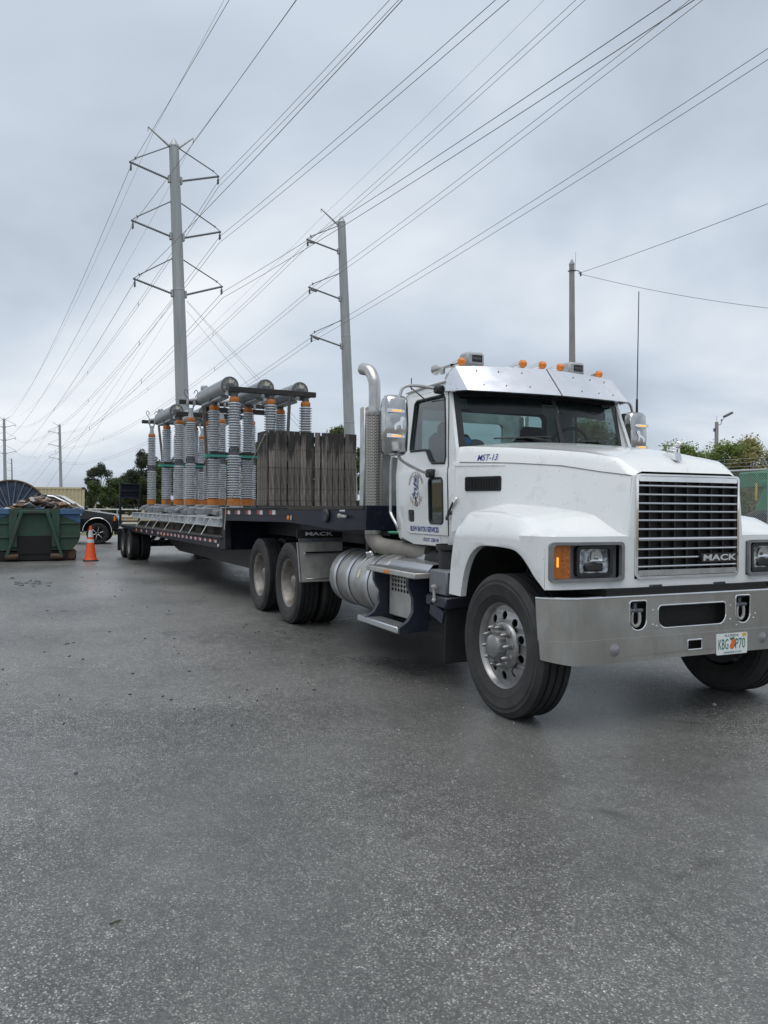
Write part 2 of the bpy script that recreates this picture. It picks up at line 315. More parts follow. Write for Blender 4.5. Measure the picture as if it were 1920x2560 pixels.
    wn2 = N('ShaderNodeTexNoise'); wn2.inputs['Scale'].default_value = 1.0; wn2.inputs['Detail'].default_value = 5; L(mpw.outputs[0], wn2.inputs[0])
    wet = mr(mth('ADD', wet_n, mth('MULTIPLY', wn2.outputs[0], 0.8)), 0.70, 1.04)
    c = mix(mth('MULTIPLY', wet, 0.28), c, (0.045, 0.045, 0.045))
    wm = N('ShaderNodeMix', data_type='RGBA', blend_type='MULTIPLY'); wm.inputs[0].default_value = 1.0; L(c, wm.inputs[6]); wm.inputs[7].default_value = (1.10, 1.09, 1.055, 1); c = wm.outputs[2]
    L(c, b.inputs['Base Color'])
    L(mr(wet, 0, 1, 0.50, 0.22), b.inputs['Roughness'])
    b.inputs['Specular IOR Level'].default_value = 0.5
    h = mth('SUBTRACT', mth('MULTIPLY', sc.outputs[1], 0.5), vo.outputs['Distance'])
    bp = N('ShaderNodeBump'); bp.inputs['Distance'].default_value = 0.004
    L(mr(wet, 0, 1, 0.72, 0.32), bp.inputs['Strength']); L(h, bp.inputs['Height'])
    L(bp.outputs[0], b.inputs['Normal'])
    MATS['asphalt'] = m
asphalt()

# ---------------------------------------------------------------- geometry helpers
def V3(*a): return Vector(a)
class G:
    def __init__(s): s.v = []; s.f = []
    def add(s, vs, fs):
        o = len(s.v); s.v.extend([tuple(x) for x in vs]); s.f.extend([tuple(i+o for i in f) for f in fs]); return s
    def box(s, c, d, ch=0.0, rot=None):
        hx, hy, hz = d[0]/2, d[1]/2, d[2]/2
        if ch <= 0:
            vs = [Vector((x, y, z)) for x in (-hx, hx) for y in (-hy, hy) for z in (-hz, hz)]
            fs = [(0, 1, 3, 2), (4, 6, 7, 5), (0, 4, 5, 1), (2, 3, 7, 6), (0, 2, 6, 4), (1, 5, 7, 3)]
        else:
            ch = min(ch, hx*0.98, hy*0.98, hz*0.98)
            vs = []; idx = {}
            for sx in (-1, 1):
                for sy in (-1, 1):
                    for sz in (-1, 1):
                        for a in range(3):
                            p = [sx*(hx-ch), sy*(hy-ch), sz*(hz-ch)]
                            p[a] = (sx*hx, sy*hy, sz*hz)[a]
                            idx[(sx, sy, sz, a)] = len(vs); vs.append(Vector(p))
            fs = []
            for a in range(3):
                b, c_ = (a+1) % 3, (a+2) % 3
                for sg in (-1, 1):
                    q = []
                    for (i, j) in ((-1, -1), (1, -1), (1, 1), (-1, 1)):
                        k = [0, 0, 0]; k[a] = sg; k[b] = i; k[c_] = j; q.append(idx[(*k, a)])
                    fs.append(tuple(q if sg > 0 else q[::-1]))
                for i in (-1, 1):
                    for j in (-1, 1):
                        k1 = [0, 0, 0]; k1[b] = i; k1[c_] = j
                        k2 = k1[:]; k1[a] = -1; k2[a] = 1
                        q = [idx[(*k1, b)], idx[(*k2, b)], idx[(*k2, c_)], idx[(*k1, c_)]]
                        fs.append(tuple(q if i*j < 0 else q[::-1]))
            for sx in (-1, 1):
                for sy in (-1, 1):
                    for sz in (-1, 1):
                        q = [idx[(sx, sy, sz, a)] for a in range(3)]
                        fs.append(tuple(q if sx*sy*sz > 0 else q[::-1]))
        if rot is not None: vs = [rot @ x for x in vs]
        c = Vector(c)
        return s.add([x+c for x in vs], fs)
    def bar(s, p0, p1, w, h, ch=0.0, upv=(0, 0, 1)):
        p0, p1 = Vector(p0), Vector(p1); d = p1-p0; x = d.normalized(); u = Vector(upv)
        if abs(x.dot(u)) > 0.98: u = Vector((1, 0, 0))
        y = u.cross(x).normalized(); z = x.cross(y)
        M = Matrix((x, y, z)).transposed()
        return s.box((p0+p1)/2, (d.length, w, h), ch, M)
    def ring(s, c, ax, r, n, ph=0.0, ry=None, ref=None):
        ax = Vector(ax).normalized(); u = Vector(ref) if ref else (Vector((0, 0, 1)) if abs(ax.z) < 0.9 else Vector((1, 0, 0)))
        a = u.cross(ax).normalized(); b = ax.cross(a)
        return [Vector(c)+a*(math.cos(2*PI*i/n+ph)*r)+b*(math.sin(2*PI*i/n+ph)*(ry or r)) for i in range(n)]
    def loft(s, rings, closed=True, cap0=False, cap1=False):
        n = len(rings[0]); vs = [p for r in rings for p in r]; fs = []
        m = n if closed else n-1
        for i in range(len(rings)-1):
            for j in range(m):
                k = (j+1) % n
                fs.append((i*n+j, i*n+k, (i+1)*n+k, (i+1)*n+j))
        if cap0: fs.append(tuple(range(n))[::-1])
        if cap1: fs.append(tuple((len(rings)-1)*n+j for j in range(n)))
        return s.add(vs, fs)
    def cyl(s, p0, p1, r0, r1=None, n=16, caps=True):
        p0, p1 = Vector(p0), Vector(p1); ax = p1-p0
        return s.loft([s.ring(p0, ax, r0, n), s.ring(p1, ax, r0 if r1 is None else r1, n)], True, caps, caps)
    def tube(s, pts, r, n=8, closed=False, caps=True):
        pts = [Vector(p) for p in pts]; m = len(pts); rings = []
        rr = r if isinstance(r, (list, tuple)) else [r]*m
        prev = None
        for i in range(m):
            if closed: t = (pts[(i+1) % m]-pts[i-1]).normalized()
            else: t = (pts[min(i+1, m-1)]-pts[max(i-1, 0)]).normalized()
            if prev is None:
                u = Vector((0, 0, 1)) if abs(t.z) < 0.9 else Vector((1, 0, 0))
                a = u.cross(t).normalized()
            else:
                a = (prev-t*prev.dot(t)).normalized()
            b = t.cross(a); prev = a
            rings.append([pts[i]+a*(math.cos(2*PI*j/n)*rr[i])+b*(math.sin(2*PI*j/n)*rr[i]) for j in range(n)])
        if closed: rings.append(rings[0])
        return s.loft(rings, True, caps and not closed, caps and not closed)
    def lathe(s, prof, o=(0, 0, 0), ax=(0, 0, 1), n=32, cap0=False, cap1=False, a0=0.0, a1=None):
        o = Vector(o); ax = Vector(ax).normalized()
        return s.loft([s.ring(o+ax*h, ax, max(r, 1e-5), n) for r, h in prof], True, cap0, cap1)
    def sphere(s, c, r, n=12, m=8, sc=(1, 1, 1)):
        c = Vector(c); rings = []
        for i in range(m+1):
            t = -PI/2+PI*i/m; k = max(math.cos(t), 1e-4)
            rings.append([c+Vector((math.cos(2*PI*j/n)*k*r*sc[0], math.sin(2*PI*j/n)*k*r*sc[1], math.sin(t)*r*sc[2])) for j in range(n)])
        return s.loft(rings)
    def poly(s, outer, holes=(), t=0.01, f=None, cuts=(), cuts_u=()):
        """flat plate in (u, v) with holes and thickness t (w from -t/2 to t/2), mapped by f(u, v, w)"""
        loops = [list(outer)]+[list(h) for h in holes]
        pts = [p for l in loops for p in l]
        tris = tessellate_polygon([[Vector((p[0], p[1], 0)) for p in l] for l in loops])
        bm = bmesh.new(); h = t/2
        A = [bm.verts.new((p[0], p[1], h)) for p in pts]
        if t > 0: B = [bm.verts.new((p[0], p[1], -h)) for p in pts]
        for a, b, c in tris:
            p, q, r = pts[a], pts[b], pts[c]
            ar = (q[0]-p[0])*(r[1]-p[1])-(q[1]-p[1])*(r[0]-p[0])
            if abs(ar) < 1e-12: continue
            if ar < 0: b, c = c, b
            try:
                bm.faces.new((A[a], A[b], A[c]))
                if t > 0: bm.faces.new((B[a], B[c], B[b]))
            except ValueError: pass
        if t > 0:
            o = 0
            for li, l in enumerate(loops):
                n = len(l)
                sa = sum(l[i][0]*l[(i+1) % n][1]-l[(i+1) % n][0]*l[i][1] for i in range(n))
                ccw = (sa > 0) == (li == 0)
                for i in range(n):
                    j = (i+1) % n
                    q = (A[o+i], B[o+i], B[o+j], A[o+j]) if ccw else (A[o+j], B[o+j], B[o+i], A[o+i])
                    try: bm.faces.new(q)
                    except ValueError: pass
                o += n
        for z in cuts: bmesh.ops.bisect_plane(bm, geom=bm.verts[:]+bm.edges[:]+bm.faces[:], plane_co=(0, z, 0), plane_no=(0, 1, 0), dist=1e-6)
        for x in cuts_u: bmesh.ops.bisect_plane(bm, geom=bm.verts[:]+bm.edges[:]+bm.faces[:], plane_co=(x, 0, 0), plane_no=(1, 0, 0), dist=1e-6)
        bm.verts.index_update()
        vs = [Vector(f(*v.co)) if f else v.co.copy() for v in bm.verts]
        fs = [tuple(v.index for v in fc.verts) for fc in bm.faces]
        bm.free()
        return s.add(vs, fs)
    def grid(s, rows, flip=False):
        n = len(rows[0]); vs = [p for r in rows for p in r]
        fs = [(i*n+j, i*n+j+1, (i+1)*n+j+1, (i+1)*n+j) for i in range(len(rows)-1) for j in range(n-1)]
        if flip: fs = [f[::-1] for f in fs]
        return s.add(vs, fs)
    def mirror_y(s):
        o = len(s.v); s.v += [(x, -y, z) for x, y, z in s.v]; s.f += [tuple(i+o for i in f)[::-1] for f in s.f]; return s
    def tf(s, fn): s.v = [tuple(fn(Vector(p))) for p in s.v]; return s
    def mesh(s, name, m, angle=38, weld=0.0):
        me = bpy.data.meshes.new(name); me.from_pydata(s.v, [], s.f); 
        if weld or angle:
            bm = bmesh.new(); bm.from_mesh(me)
            if weld: bmesh.ops.remove_doubles(bm, verts=bm.verts, dist=weld)
            bmesh.ops.recalc_face_normals(bm, faces=bm.faces)
            for fc in bm.faces: fc.smooth = bool(angle)
            bm.to_mesh(me); bm.free()
            if angle: me.set_sharp_from_angle(angle=math.radians(angle))
        me.materials.append(MATS[m]); return me
    def obj(s, name, m, parent=None, angle=38, weld=0.0, loc=None):
        return link(name, s.mesh(name, m, angle, weld), parent, loc)

def link(name, me, parent=None, loc=None, rot=None):
    o = bpy.data.objects.new(name, me); COL.objects.link(o)
    if parent: o.parent = parent
    if loc: o.location = loc
    if rot: o.rotation_euler = rot
    return o
def tag(o, label=None, cat=None, group=None, kind=None):
    if label: o['label'] = label
    if cat: o['category'] = cat
    if group: o['group'] = group
    if kind: o['kind'] = kind
    return o
def thing(name, label, cat, loc=(0, 0, 0), rz=0.0, group=None):
    o = bpy.data.objects.new(name, None); COL.objects.link(o); o.location = loc; o.rotation_euler = (0, 0, rz); o.empty_display_size = 0.2
    return tag(o, label, cat, group)
def copy_tree(o, parent=None):
    c = o.copy(); COL.objects.link(c); c.parent = parent
    for ch in list(o.children): copy_tree(ch, c)
    return c
_fc = {}
def text_pts(s, bold=0.0):
    cu = bpy.data.curves.new('t', 'FONT'); cu.body = s; cu.offset = bold; cu.resolution_u = 3
    ob = bpy.data.objects.new('t', cu); COL.objects.link(ob)
    dg = bpy.context.evaluated_depsgraph_get()
    me = bpy.data.meshes.new_from_object(ob.evaluated_get(dg))
    vs = [v.co.copy() for v in me.vertices]; fs = [tuple(p.vertices) for p in me.polygons]
    bpy.data.objects.remove(ob); bpy.data.curves.remove(cu); bpy.data.meshes.remove(me)
    return vs, fs
def text(name, s, m, parent, u0, u1, v0, v1, f, bold=0.0, shear=0.0):
    vs, fs = text_pts(s, bold)
    x0 = min(v.x for v in vs); x1 = max(v.x for v in vs); y0 = min(v.y for v in vs); y1 = max(v.y for v in vs)
    out = []
    for v in vs:
        a = (v.x-x0)/(x1-x0); b = (v.y-y0)/(y1-y0)
        out.append(Vector(f(u0+(u1-u0)*a+shear*b, v0+(v1-v0)*b)))
    g = G(); g.add(out, fs)
    return g.obj(name, m, parent, angle=0)
def rrect(u0, u1, v0, v1, r, n=4):
    if not isinstance(r, (list, tuple)): r = (r,)*4
    pts = []
    for (cx, cy, a0, k) in ((u1-r[0], v0+r[0], -PI/2, 0), (u1-r[1], v1-r[1], 0, 1), (u0+r[2], v1-r[2], PI/2, 2), (u0+r[3], v0+r[3], PI, 3)):
        for i in range(n+1):
            a = a0+PI/2*i/n; pts.append((cx+r[k]*math.cos(a), cy+r[k]*math.sin(a)))
    return pts
def circ(u, v, r, n=16): return [(u+r*math.cos(2*PI*i/n), v+r*math.sin(2*PI*i/n)) for i in range(n)]
def lerp(a, b, t): return a+(b-a)*t
def itp(x, tab):
    if x <= tab[0][0]: return tab[0][1]
    for (a, p), (b, q) in zip(tab, tab[1:]):
        if x <= b: return p+(q-p)*(x-a)/(b-a)
    return tab[-1][1]
def arc(pts, n=6):
    """Catmull-Rom through points"""
    P = [Vector(p) for p in pts]; out = []
    for i in range(len(P)-1):
        a, b, c, d = P[max(i-1, 0)], P[i], P[i+1], P[min(i+2, len(P)-1)]
        for k in range(n):
            t = k/n
            out.append(0.5*((2*b)+(c-a)*t+(2*a-5*b+4*c-d)*t*t+(3*b-a-3*c+d)*t**3))
    out.append(P[-1]); return out

# ---------------------------------------------------------------- the setting
def sheet(name, pts, z, m, kind='structure'):
    g = G(); g.add([(x, y, z) for x, y in pts], [tuple(range(len(pts)))])
    o = g.obj(name, m, angle=0); o['kind'] = kind; return o
sheet('ground', [(-2500, -2500), (1500, -2500), (1500, 2500), (-2500, 2500)], -0.012, 'dry_grass')
sheet('grass_verge', [(-44, -60), (-34.5, -60), (-34.5, 16), (-44, 16)], -0.006, 'grass')
sheet('yard_dirt', [(-34.8, 11.6), (30, 11.6), (30, 40), (-34.8, 40)], -0.006, 'dirt')
gg = G()
random.seed(3)
edge = []
for i in range(60): edge.append((-34.6+0.25*math.sin(i*0.9)+random.uniform(-.12, .12), -60+i*(71.8/59)))
sheet('pavement', [(40, -60)]+[(40, 11.8)]+[(-10, 11.8)]+edge[::-1], 0.0, 'asphalt')

# ---------------------------------------------------------------- tractor
T = thing('semi_truck', 'white day cab semi truck with chrome visor and MACK grille pulling the flatbed trailer', 'truck')
SIDE = [(1.13, .945), (1.25, .968), (1.80, .985), (1.845, .975), (2.0, .966), (2.5, .925), (2.62, .90)]
def ys(z): return itp(z, SIDE)
def sidemap(off=0.0, sgn=-1):
    return lambda u, v, w: (u, sgn*(ys(v)+off+w), v)
CUTS = [1.25, 1.80, 1.845, 2.0, 2.25, 2.5]
# hood plan: side of the hood tapers towards the grille
def hy(x): return .96-(x+1.0)*0.293
def hyl(x): return hy(x)+itp(x, [(-1.0, .012), (-.2, .02), (.575, .046)])   # foot of the hood side
# ---- hood shell
def hood():
    st = [-1.06, -0.95, -0.8, -0.57, -0.3, -0.05, 0.15, 0.30, 0.41]
    zc = [(-1.06, 2.075), (-.95, 2.068), (-.5, 2.03), (0, 1.968), (.25, 1.925), (.41, 1.878)]
    zs = [(-1.06, 2.0), (-.937, 1.999), (-.57, 1.969), (-.2, 1.935), (.11, 1.902), (.41, 1.848)]
    zm = [(-1.06, 1.874), (-1.0, 1.872), (-.434, 1.845), (.01, 1.809), (.335, 1.755), (.578, 1.722)]
    zj = [(-1.06, 1.30), (.6, 1.29)]
    def sidep(x, p):
        m_ = itp(x, zm); y0 = hy(x)
        return [p, (x, -lerp(-p[1], y0, .52), lerp(p[2], m_, .42)), (x, -lerp(-p[1], y0, .88), m_+min(.012, (p[2]-m_)*.3)), (x, -y0, m_), (x, -(y0+.004), m_-.012), (x, -lerp(y0, hyl(x), .55), lerp(m_, 1.3, .5)), (x, -hyl(x), 1.29)]
    g = G(); rows = []
    for x in st:
        y0 = hy(x); c = itp(x, zc); s_ = itp(x, zs); m_ = itp(x, zm); r = []
        ysh = y0-.045
        for k in (0, .2, .4, .6, .75, .88):
            y = ysh*k; r.append((x, -y, c-(c-s_)*0.82*(k/.88)**2.2))
        r += [(x, -(ysh-.018), s_+.006)]+sidep(x, (x, -ysh, s_-.008))
        rows.append(r)
    g.grid(rows)
    # front lip: last station rolls down to the grille top
    last = rows[-1]; lip = [last]
    for t, (dx, zf) in enumerate(((.06, .72), (.11, .42), (.15, .14), (.165, 0))):
        r = []
        for i, p in enumerate(last[:8]):
            zb = 1.752 if i < 6 else 1.752-.028*(i-5)/2
            k = min(1, abs(p[1])/.50)
            yy = p[1]*lerp(1, .935, (t+1)/4)
            r.append((p[0]+dx, yy, zb+(p[2]-zb)*zf))
        lip.append(r)
    g.grid([r[:8] for r in lip])
    # corner fill between lip edge and side panel, down to the front
    xs = [l[7] for l in lip]
    rows2 = [sidep(p[0], p) for p in xs]
    g.grid(rows2)
    # front strip from side panel to the grille edge
    g.grid([[(.575, -lerp(hy(.575), hyl(.575), k), z), (.585, -lerp(hy(.575), hyl(.575), k)+.004, z), (.590, -lerp(hy(.575), hyl(.575), k)+.012, z), (.592, -.484, z)] for k, z in ((0, 1.722), (.55, 1.51), (1, 1.29))])
    g.mirror_y()
    return g.obj('hood', 'white_paint', T, angle=28, weld=.0015)
H = hood()
# ---- fenders (moulded in one with the hood)
ARCH = [(-.548, .802), (-.535, .86), (-.505, .96), (-.454, 1.06), (-.385, 1.14), (-.31, 1.188), (-.229, 1.211), (-.1, 1.215), (.05, 1.214), (.193, 1.203), (.28, 1.168), (.35, 1.116), (.42, 1.045), (.47, .995), (.512, .951)]
OUT = [(-.742, .802), (-.735, .88), (-.722, .98), (-.705, 1.08), (-.68, 1.18), (-.64, 1.29), (-.5, 1.293), (-.2, 1.297), (.0, 1.30), (.16, 1.303), (.28, 1.305), (.37, 1.306), (.44, 1.306), (.485, 1.306), (.505, 1.306)]
ARCH[-1] = (.503, .951)
_a = arc([(x, 0, z) for x, z in ARCH], 4); ARCH = [(p.x, p.z) for p in _a]
OUT = [(lerp(OUT[i][0], OUT[i+1][0], k/4), lerp(OUT[i][1], OUT[i+1][1], k/4)) for i in range(len(OUT)-1) for k in range(4)]+[OUT[-1]]
def fy(x):   # outer fender plan
    return itp(x, [(-.75, 1.185), (-.4, 1.205), (.1, 1.21), (.35, 1.206), (.42, 1.200), (.46, 1.192), (.49, 1.178), (.505, 1.165)])
def fxf(y):  # front face plan
    return itp(y, [(0, .600), (.48, .592), (.6, .583), (.9, .568), (1.02, .556), (1.08, .547), (1.13, .531), (1.15, .520), (1.165, .505)])
def fender():
    g = G()
    rows = []
    for (a, b) in zip(OUT, ARCH):
        r = []
        for t in (0, .33, .66, .93, 1):
            x = lerp(a[0], b[0], t); z = lerp(a[1], b[1], t); r.append((x, -fy(x)+(0.004 if t == 1 else 0), z))
        r.append((b[0], -fy(b[0])+.035, b[1])); r.append((b[0], -fy(b[0])+.07, b[1]))
        rows.append(r)
    g.grid(rows)
    # top: junction on hood side -> shelf -> crest -> crease
    J = [(-.76, 1.535), (-.739, 1.54), (-.477, 1.531), (-.03, 1.501), (.175, 1.476), (.312, 1.447), (.445, 1.369), (.55, 1.306)]
    C = [(-.66, 1.40), (-.58, 1.448), (-.52, 1.462), (-.3, 1.462), (0, 1.452), (.2, 1.425), (.3, 1.385), (.38, 1.345), (.45, 1.322), (.515, 1.307)]
    S = [x for x, z in OUT[20:]]
    rows = []
    for x in S:
        cz = itp(x, [(a, b) for a, b in OUT[20:]])
        kz = itp(x, C); jz = itp(x, J)
        yc = fy(x)-.085
        yj = hyl(x)-.02
        fr = itp(x, [(-.64, .0), (-.62, .6), (-.5, 1), (2, 1)])
        r = []
        jz = min(jz, itp(x, [(-.64, 1.42), (-.56, 1.50), (-.48, 1.54), (1, 1.55)]))
        r.append((x, -yj, jz))
        r.append((x, -lerp(yj, yc, .45), lerp(jz, kz, .35)))
        r.append((x, -lerp(yj, yc, .85), lerp(jz, kz, .85)))
        r.append((x, -yc, kz))
        r.append((x, -(yc+.028), kz-.022))
        r.append((x, -lerp(yc, fy(x), .7), lerp(kz, cz, .62)))
        r.append((x, -fy(x), cz))
        rows.append(r)
    g.grid(rows)
    # front slope from last station to the front face crease (z 1.306)
    last = [(.505, -.484, 1.335)]+rows[-1]; rr = [last, [(fxf(-p[1]), p[1], 1.306) for p in last]]
    g.grid(rr)
    # rear closing of the top
    g.add([(p[0], p[1], p[2]) for p in rows[0]]+[(-.64, -hy(-.64), 1.29), (-.64, -fy(-.64), 1.285)], [tuple(range(7))+(7,)])
    # front face around the headlight opening
    Y = [.486, .575, .60, .8, 1.0, 1.08, 1.13, 1.15, 1.165]; Z = [.955, 1.012, 1.262, 1.306]
    for i in range(len(Y)-1):
        for k in range(3):
            if k == 1 and 1 <= i <= 5: continue
            g.add([(fxf(Y[i])+(.004 if k == 2 and False else 0), -Y[i], Z[k]), (fxf(Y[i+1]), -Y[i+1], Z[k]), (fxf(Y[i+1]), -Y[i+1], Z[k+1]), (fxf(Y[i]), -Y[i], Z[k+1])], [(0, 1, 2, 3)])
    # strip under and beside the grille
    g.add([(.600, 0, .958), (.592, -.486, .955), (.592, -.486, 1.012), (.600, 0, 1.014)], [(0, 1, 2, 3)])
    g.add([(.580, 0, .950), (.572, -.486, .947), (.592, -.486, .955), (.600, 0, .958)], [(0, 1, 2, 3)])
    for i in range(len(Y)-1):
        g.add([(fxf(Y[i])-.03, -Y[i], .950), (fxf(Y[i+1])-.03, -Y[i+1], .950), (fxf(Y[i+1]), -Y[i+1], .955), (fxf(Y[i]), -Y[i], .955)], [(0, 1, 2, 3)])
    g.mirror_y()
    o = g.obj('fender_shell', 'white_paint', H, angle=34, weld=.002)
    # dark liners and engine bay so that the wheel arches read as deep
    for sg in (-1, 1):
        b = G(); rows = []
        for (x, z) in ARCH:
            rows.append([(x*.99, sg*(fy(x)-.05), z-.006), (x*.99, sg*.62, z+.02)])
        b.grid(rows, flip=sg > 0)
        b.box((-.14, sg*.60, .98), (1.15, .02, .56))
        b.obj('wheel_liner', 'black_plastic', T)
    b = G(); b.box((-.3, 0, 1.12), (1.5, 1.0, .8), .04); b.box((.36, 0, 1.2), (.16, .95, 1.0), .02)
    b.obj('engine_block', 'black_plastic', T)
fender()
g = G()
g.tube([(-.985+.0, -(hy(-.985)+.004), 1.872)]+[(x, -(hy(x)+.0035), itp(x, [(-1.0, 1.872), (-.434, 1.845), (.01, 1.809), (.335, 1.755), (.578, 1.722)])) for x in (-.7, -.434, -.2, .01, .2, .335, .45, .573)], .0032, 5)
g.obj('hood_seam', 'trim_grey', H)
for sg in (-1, 1):
    f = lambda u, v, w, sg=sg: (u, sg*(hy(u)+.012+w), v)
    g = G(); g.poly(rrect(-.912, -.538, 1.626, 1.746, .015), t=.006, f=f); o = g.obj('hood_vent', 'black_plastic', H)
    g = G()
    for k in range(22):
        u = -.895+k*.0163; g.bar((u, sg*(hy(u)+.018), 1.636), (u, sg*(hy(u)+.018), 1.736), .008, .006)
    g.obj('vent_louvre', 'black_plastic', o, angle=0)
    # pressed crease behind the vent
    g = G(); g.bar((-1.04, sg*(hy(-1.04)+.003), 1.842), (-.5, sg*(hy(-.5)+.003), 1.832), .012, .020, .006); g.obj('hood_crease', 'white_paint', H)
text('lettering', 'MST-13', 'letter_blue', H, -.803, -.60, 1.876, 1.926, lambda u, v: (u, -(hy(u)+.0035-.028*(v-1.85)/.12), v), bold=.004, shear=.006)
# hood latches
for sg in (-1, 1):
    la = G(); la.bar((-.985, sg*.985, 1.575), (-1.03, sg*.995, 1.52), .014, .032, .005); lo = la.obj('hood_latch', 'chrome', H)
    la = G(); la.bar((-1.09, sg*1.0, 1.44), (-1.135, sg*1.0, 1.385), .02, .03, .006); la.obj('latch_handle', 'cast_dark', H)
    la = G(); la.bar((-1.02, sg*.998, 1.535), (-1.10, sg*1.003, 1.43), .014, .022, .004); la.box((-1.085, sg*.995, 1.445), (.06, .02, .035), .006); la.obj('rubber_strap', 'black_plastic', lo)
# ---- ornament
g = G()
base = [(.335, 1.888), (.50, 1.842), (.485, 1.898), (.44, 1.905)]
g.poly(base, t=.06, f=lambda u, v, w: (u, w, v))
g.sphere((.435, 0, 1.928), .03, 10, 6, (1.35, .7, .75)); g.sphere((.472, 0, 1.945), .024, 10, 6, (.9, .85, 1.0)); g.sphere((.488, 0, 1.968), .021, 10, 6, (1.15, .95, .9)); g.sphere((.508, 0, 1.962), .011, 8, 5)
for yy in (-.016, .016):
    g.tube([(.478, yy, 1.935), (.480, yy, 1.897)], .008, 6); g.tube([(.408, yy, 1.930), (.395, yy, 1.912), (.402, yy, 1.898)], .009, 6); g.sphere((.482, yy, 1.984), .007, 6, 4)
g.obj('hood_ornament', 'chrome', H)
# ---- grille
GR = G()
outer = rrect(-.485, .485, 1.012, 1.735, .035); inner = rrect(-.466, .466, 1.03, 1.722, .022)
fr = lambda u, v, w: (fxf(abs(u))+.003+w, u, v)
GR.poly(outer, [inner], .02, fr, cuts_u=[-.24, 0, .24])
GO = GR.obj('grille', 'chrome', T)
g = G(); g.poly(rrect(-.463, .463, 1.684, 1.719, .012), t=.014, f=lambda u, v, w: (fxf(abs(u))+.004+w, u, v), cuts_u=[0]); g.obj('grille_band', 'chrome', GO)
g = G(); g.poly(rrect(-.463, .463, 1.033, 1.072, .012), t=.014, f=lambda u, v, w: (fxf(abs(u))+.004+w, u, v), cuts_u=[0]); g.obj('grille_band', 'brushed', GO)
for z in (1.654, 1.593, 1.532, 1.475, 1.415, 1.354, 1.285, 1.216, 1.156, 1.096):
    g = G(); h = .030 if abs(z-1.285) < .01 else .0155
    g.tube([(.594, -.463, z), (.601, 0, z), (.594, .463, z)], h*.5, 8)
    g.obj('grille_bar', 'grille_bar', GO)
g = G(); g.box((.545, 0, 1.37), (.01, .95, .72)); g.obj('grille_screen', 'grille_dark', GO)
for k in range(9):
    y = -.463+k*.1157
    g = G(); g.box((.568, y, 1.37), (.03, .012, .69)); g.obj('grille_slat', 'trim_grey' if False else 'black_plastic', GO)
g = G()
for z in [1.624, 1.563, 1.50, 1.445, 1.385, 1.32, 1.25, 1.186, 1.126, 1.085]: g.box((.556, 0, z-.022), (.012, .93, .006))
g.obj('grille_lattice', 'black_plastic', GO, angle=0)
g = G(); g.poly([(.105, 1.118), (.445, 1.118), (.465, 1.18), (.10, 1.18)], t=.014, f=lambda u, v, w: (.614+w-abs(u)*.01, u, v)); no = g.obj('nameplate', 'black_plastic', GO)
text('nameplate_letters', 'MACK', 'letter_silver', no, .118, .445, 1.127, 1.172, lambda u, v: (.6225-abs(u)*.01, u, v), bold=.03, shear=.004)
# ---- headlights
for sg in (-1, 1):
    HL = thing('headlight', None, None); HL.parent = T
    m = lambda d: (lambda u, v, w, d=d, sg=sg: (fxf(u)+d+w, sg*u, v))
    cu = [.7, .8, .9, 1.0, 1.05, 1.1]
    g = G(); g.poly(rrect(.583, 1.150, 1.004, 1.270, .03), [rrect(.606, 1.128, 1.026, 1.250, .02)], .03, m(.008), cuts_u=cu); g.obj('bezel', 'trim_grey', HL)
    g = G(); g.poly(rrect(.60, 1.135, 1.02, 1.256, .01), t=.01, f=m(-.05), cuts_u=cu); g.obj('lamp_bowl', 'box_grey', HL)
    g = G(); g.poly(rrect(1.0, 1.128, 1.028, 1.248, .006), t=.035, f=m(-.018), cuts_u=cu); ts = g.obj('turn_signal', 'amber_dark', HL)
    g = G(); g.poly(rrect(1.090, 1.100, 1.105, 1.170, .003), t=.01, f=m(.003)); g.obj('signal_filament', 'amber_lit', ts)
    g = G(); g.poly(rrect(1.072, 1.124, 1.03, 1.246, .004), t=.006, f=m(-.0005), cuts_u=cu); g.obj('signal_reflector', 'amber_mid', ts)
    g = G(); g.poly(rrect(.655, .945, 1.038, 1.242, .03), [rrect(.678, .922, 1.058, 1.222, .02)], .04, m(-.028), cuts_u=cu); g.obj('lamp_housing', 'black_plastic', HL)
    g = G(); g.poly(rrect(.680, .920, 1.060, 1.220, .02), t=.01, f=m(-.030), cuts_u=cu); g.obj('lamp_lens', 'lens_clear', HL)
    g = G(); g.lathe([(0.0, .0), (.05, .005), (.058, .012)], (fxf(.8)-.026, sg*.79, 1.155), (1, 0, 0), 20); g.tf(lambda p: Vector((p.x, p.y, p.z if p.z > 1.14 else 1.14))); g.obj('lamp_reflector', 'chrome', HL)
    g = G(); g.box((fxf(.8)-.02, sg*.80, 1.098), (.02, .15, .055), .012); g.obj('projector', 'black_plastic', HL)
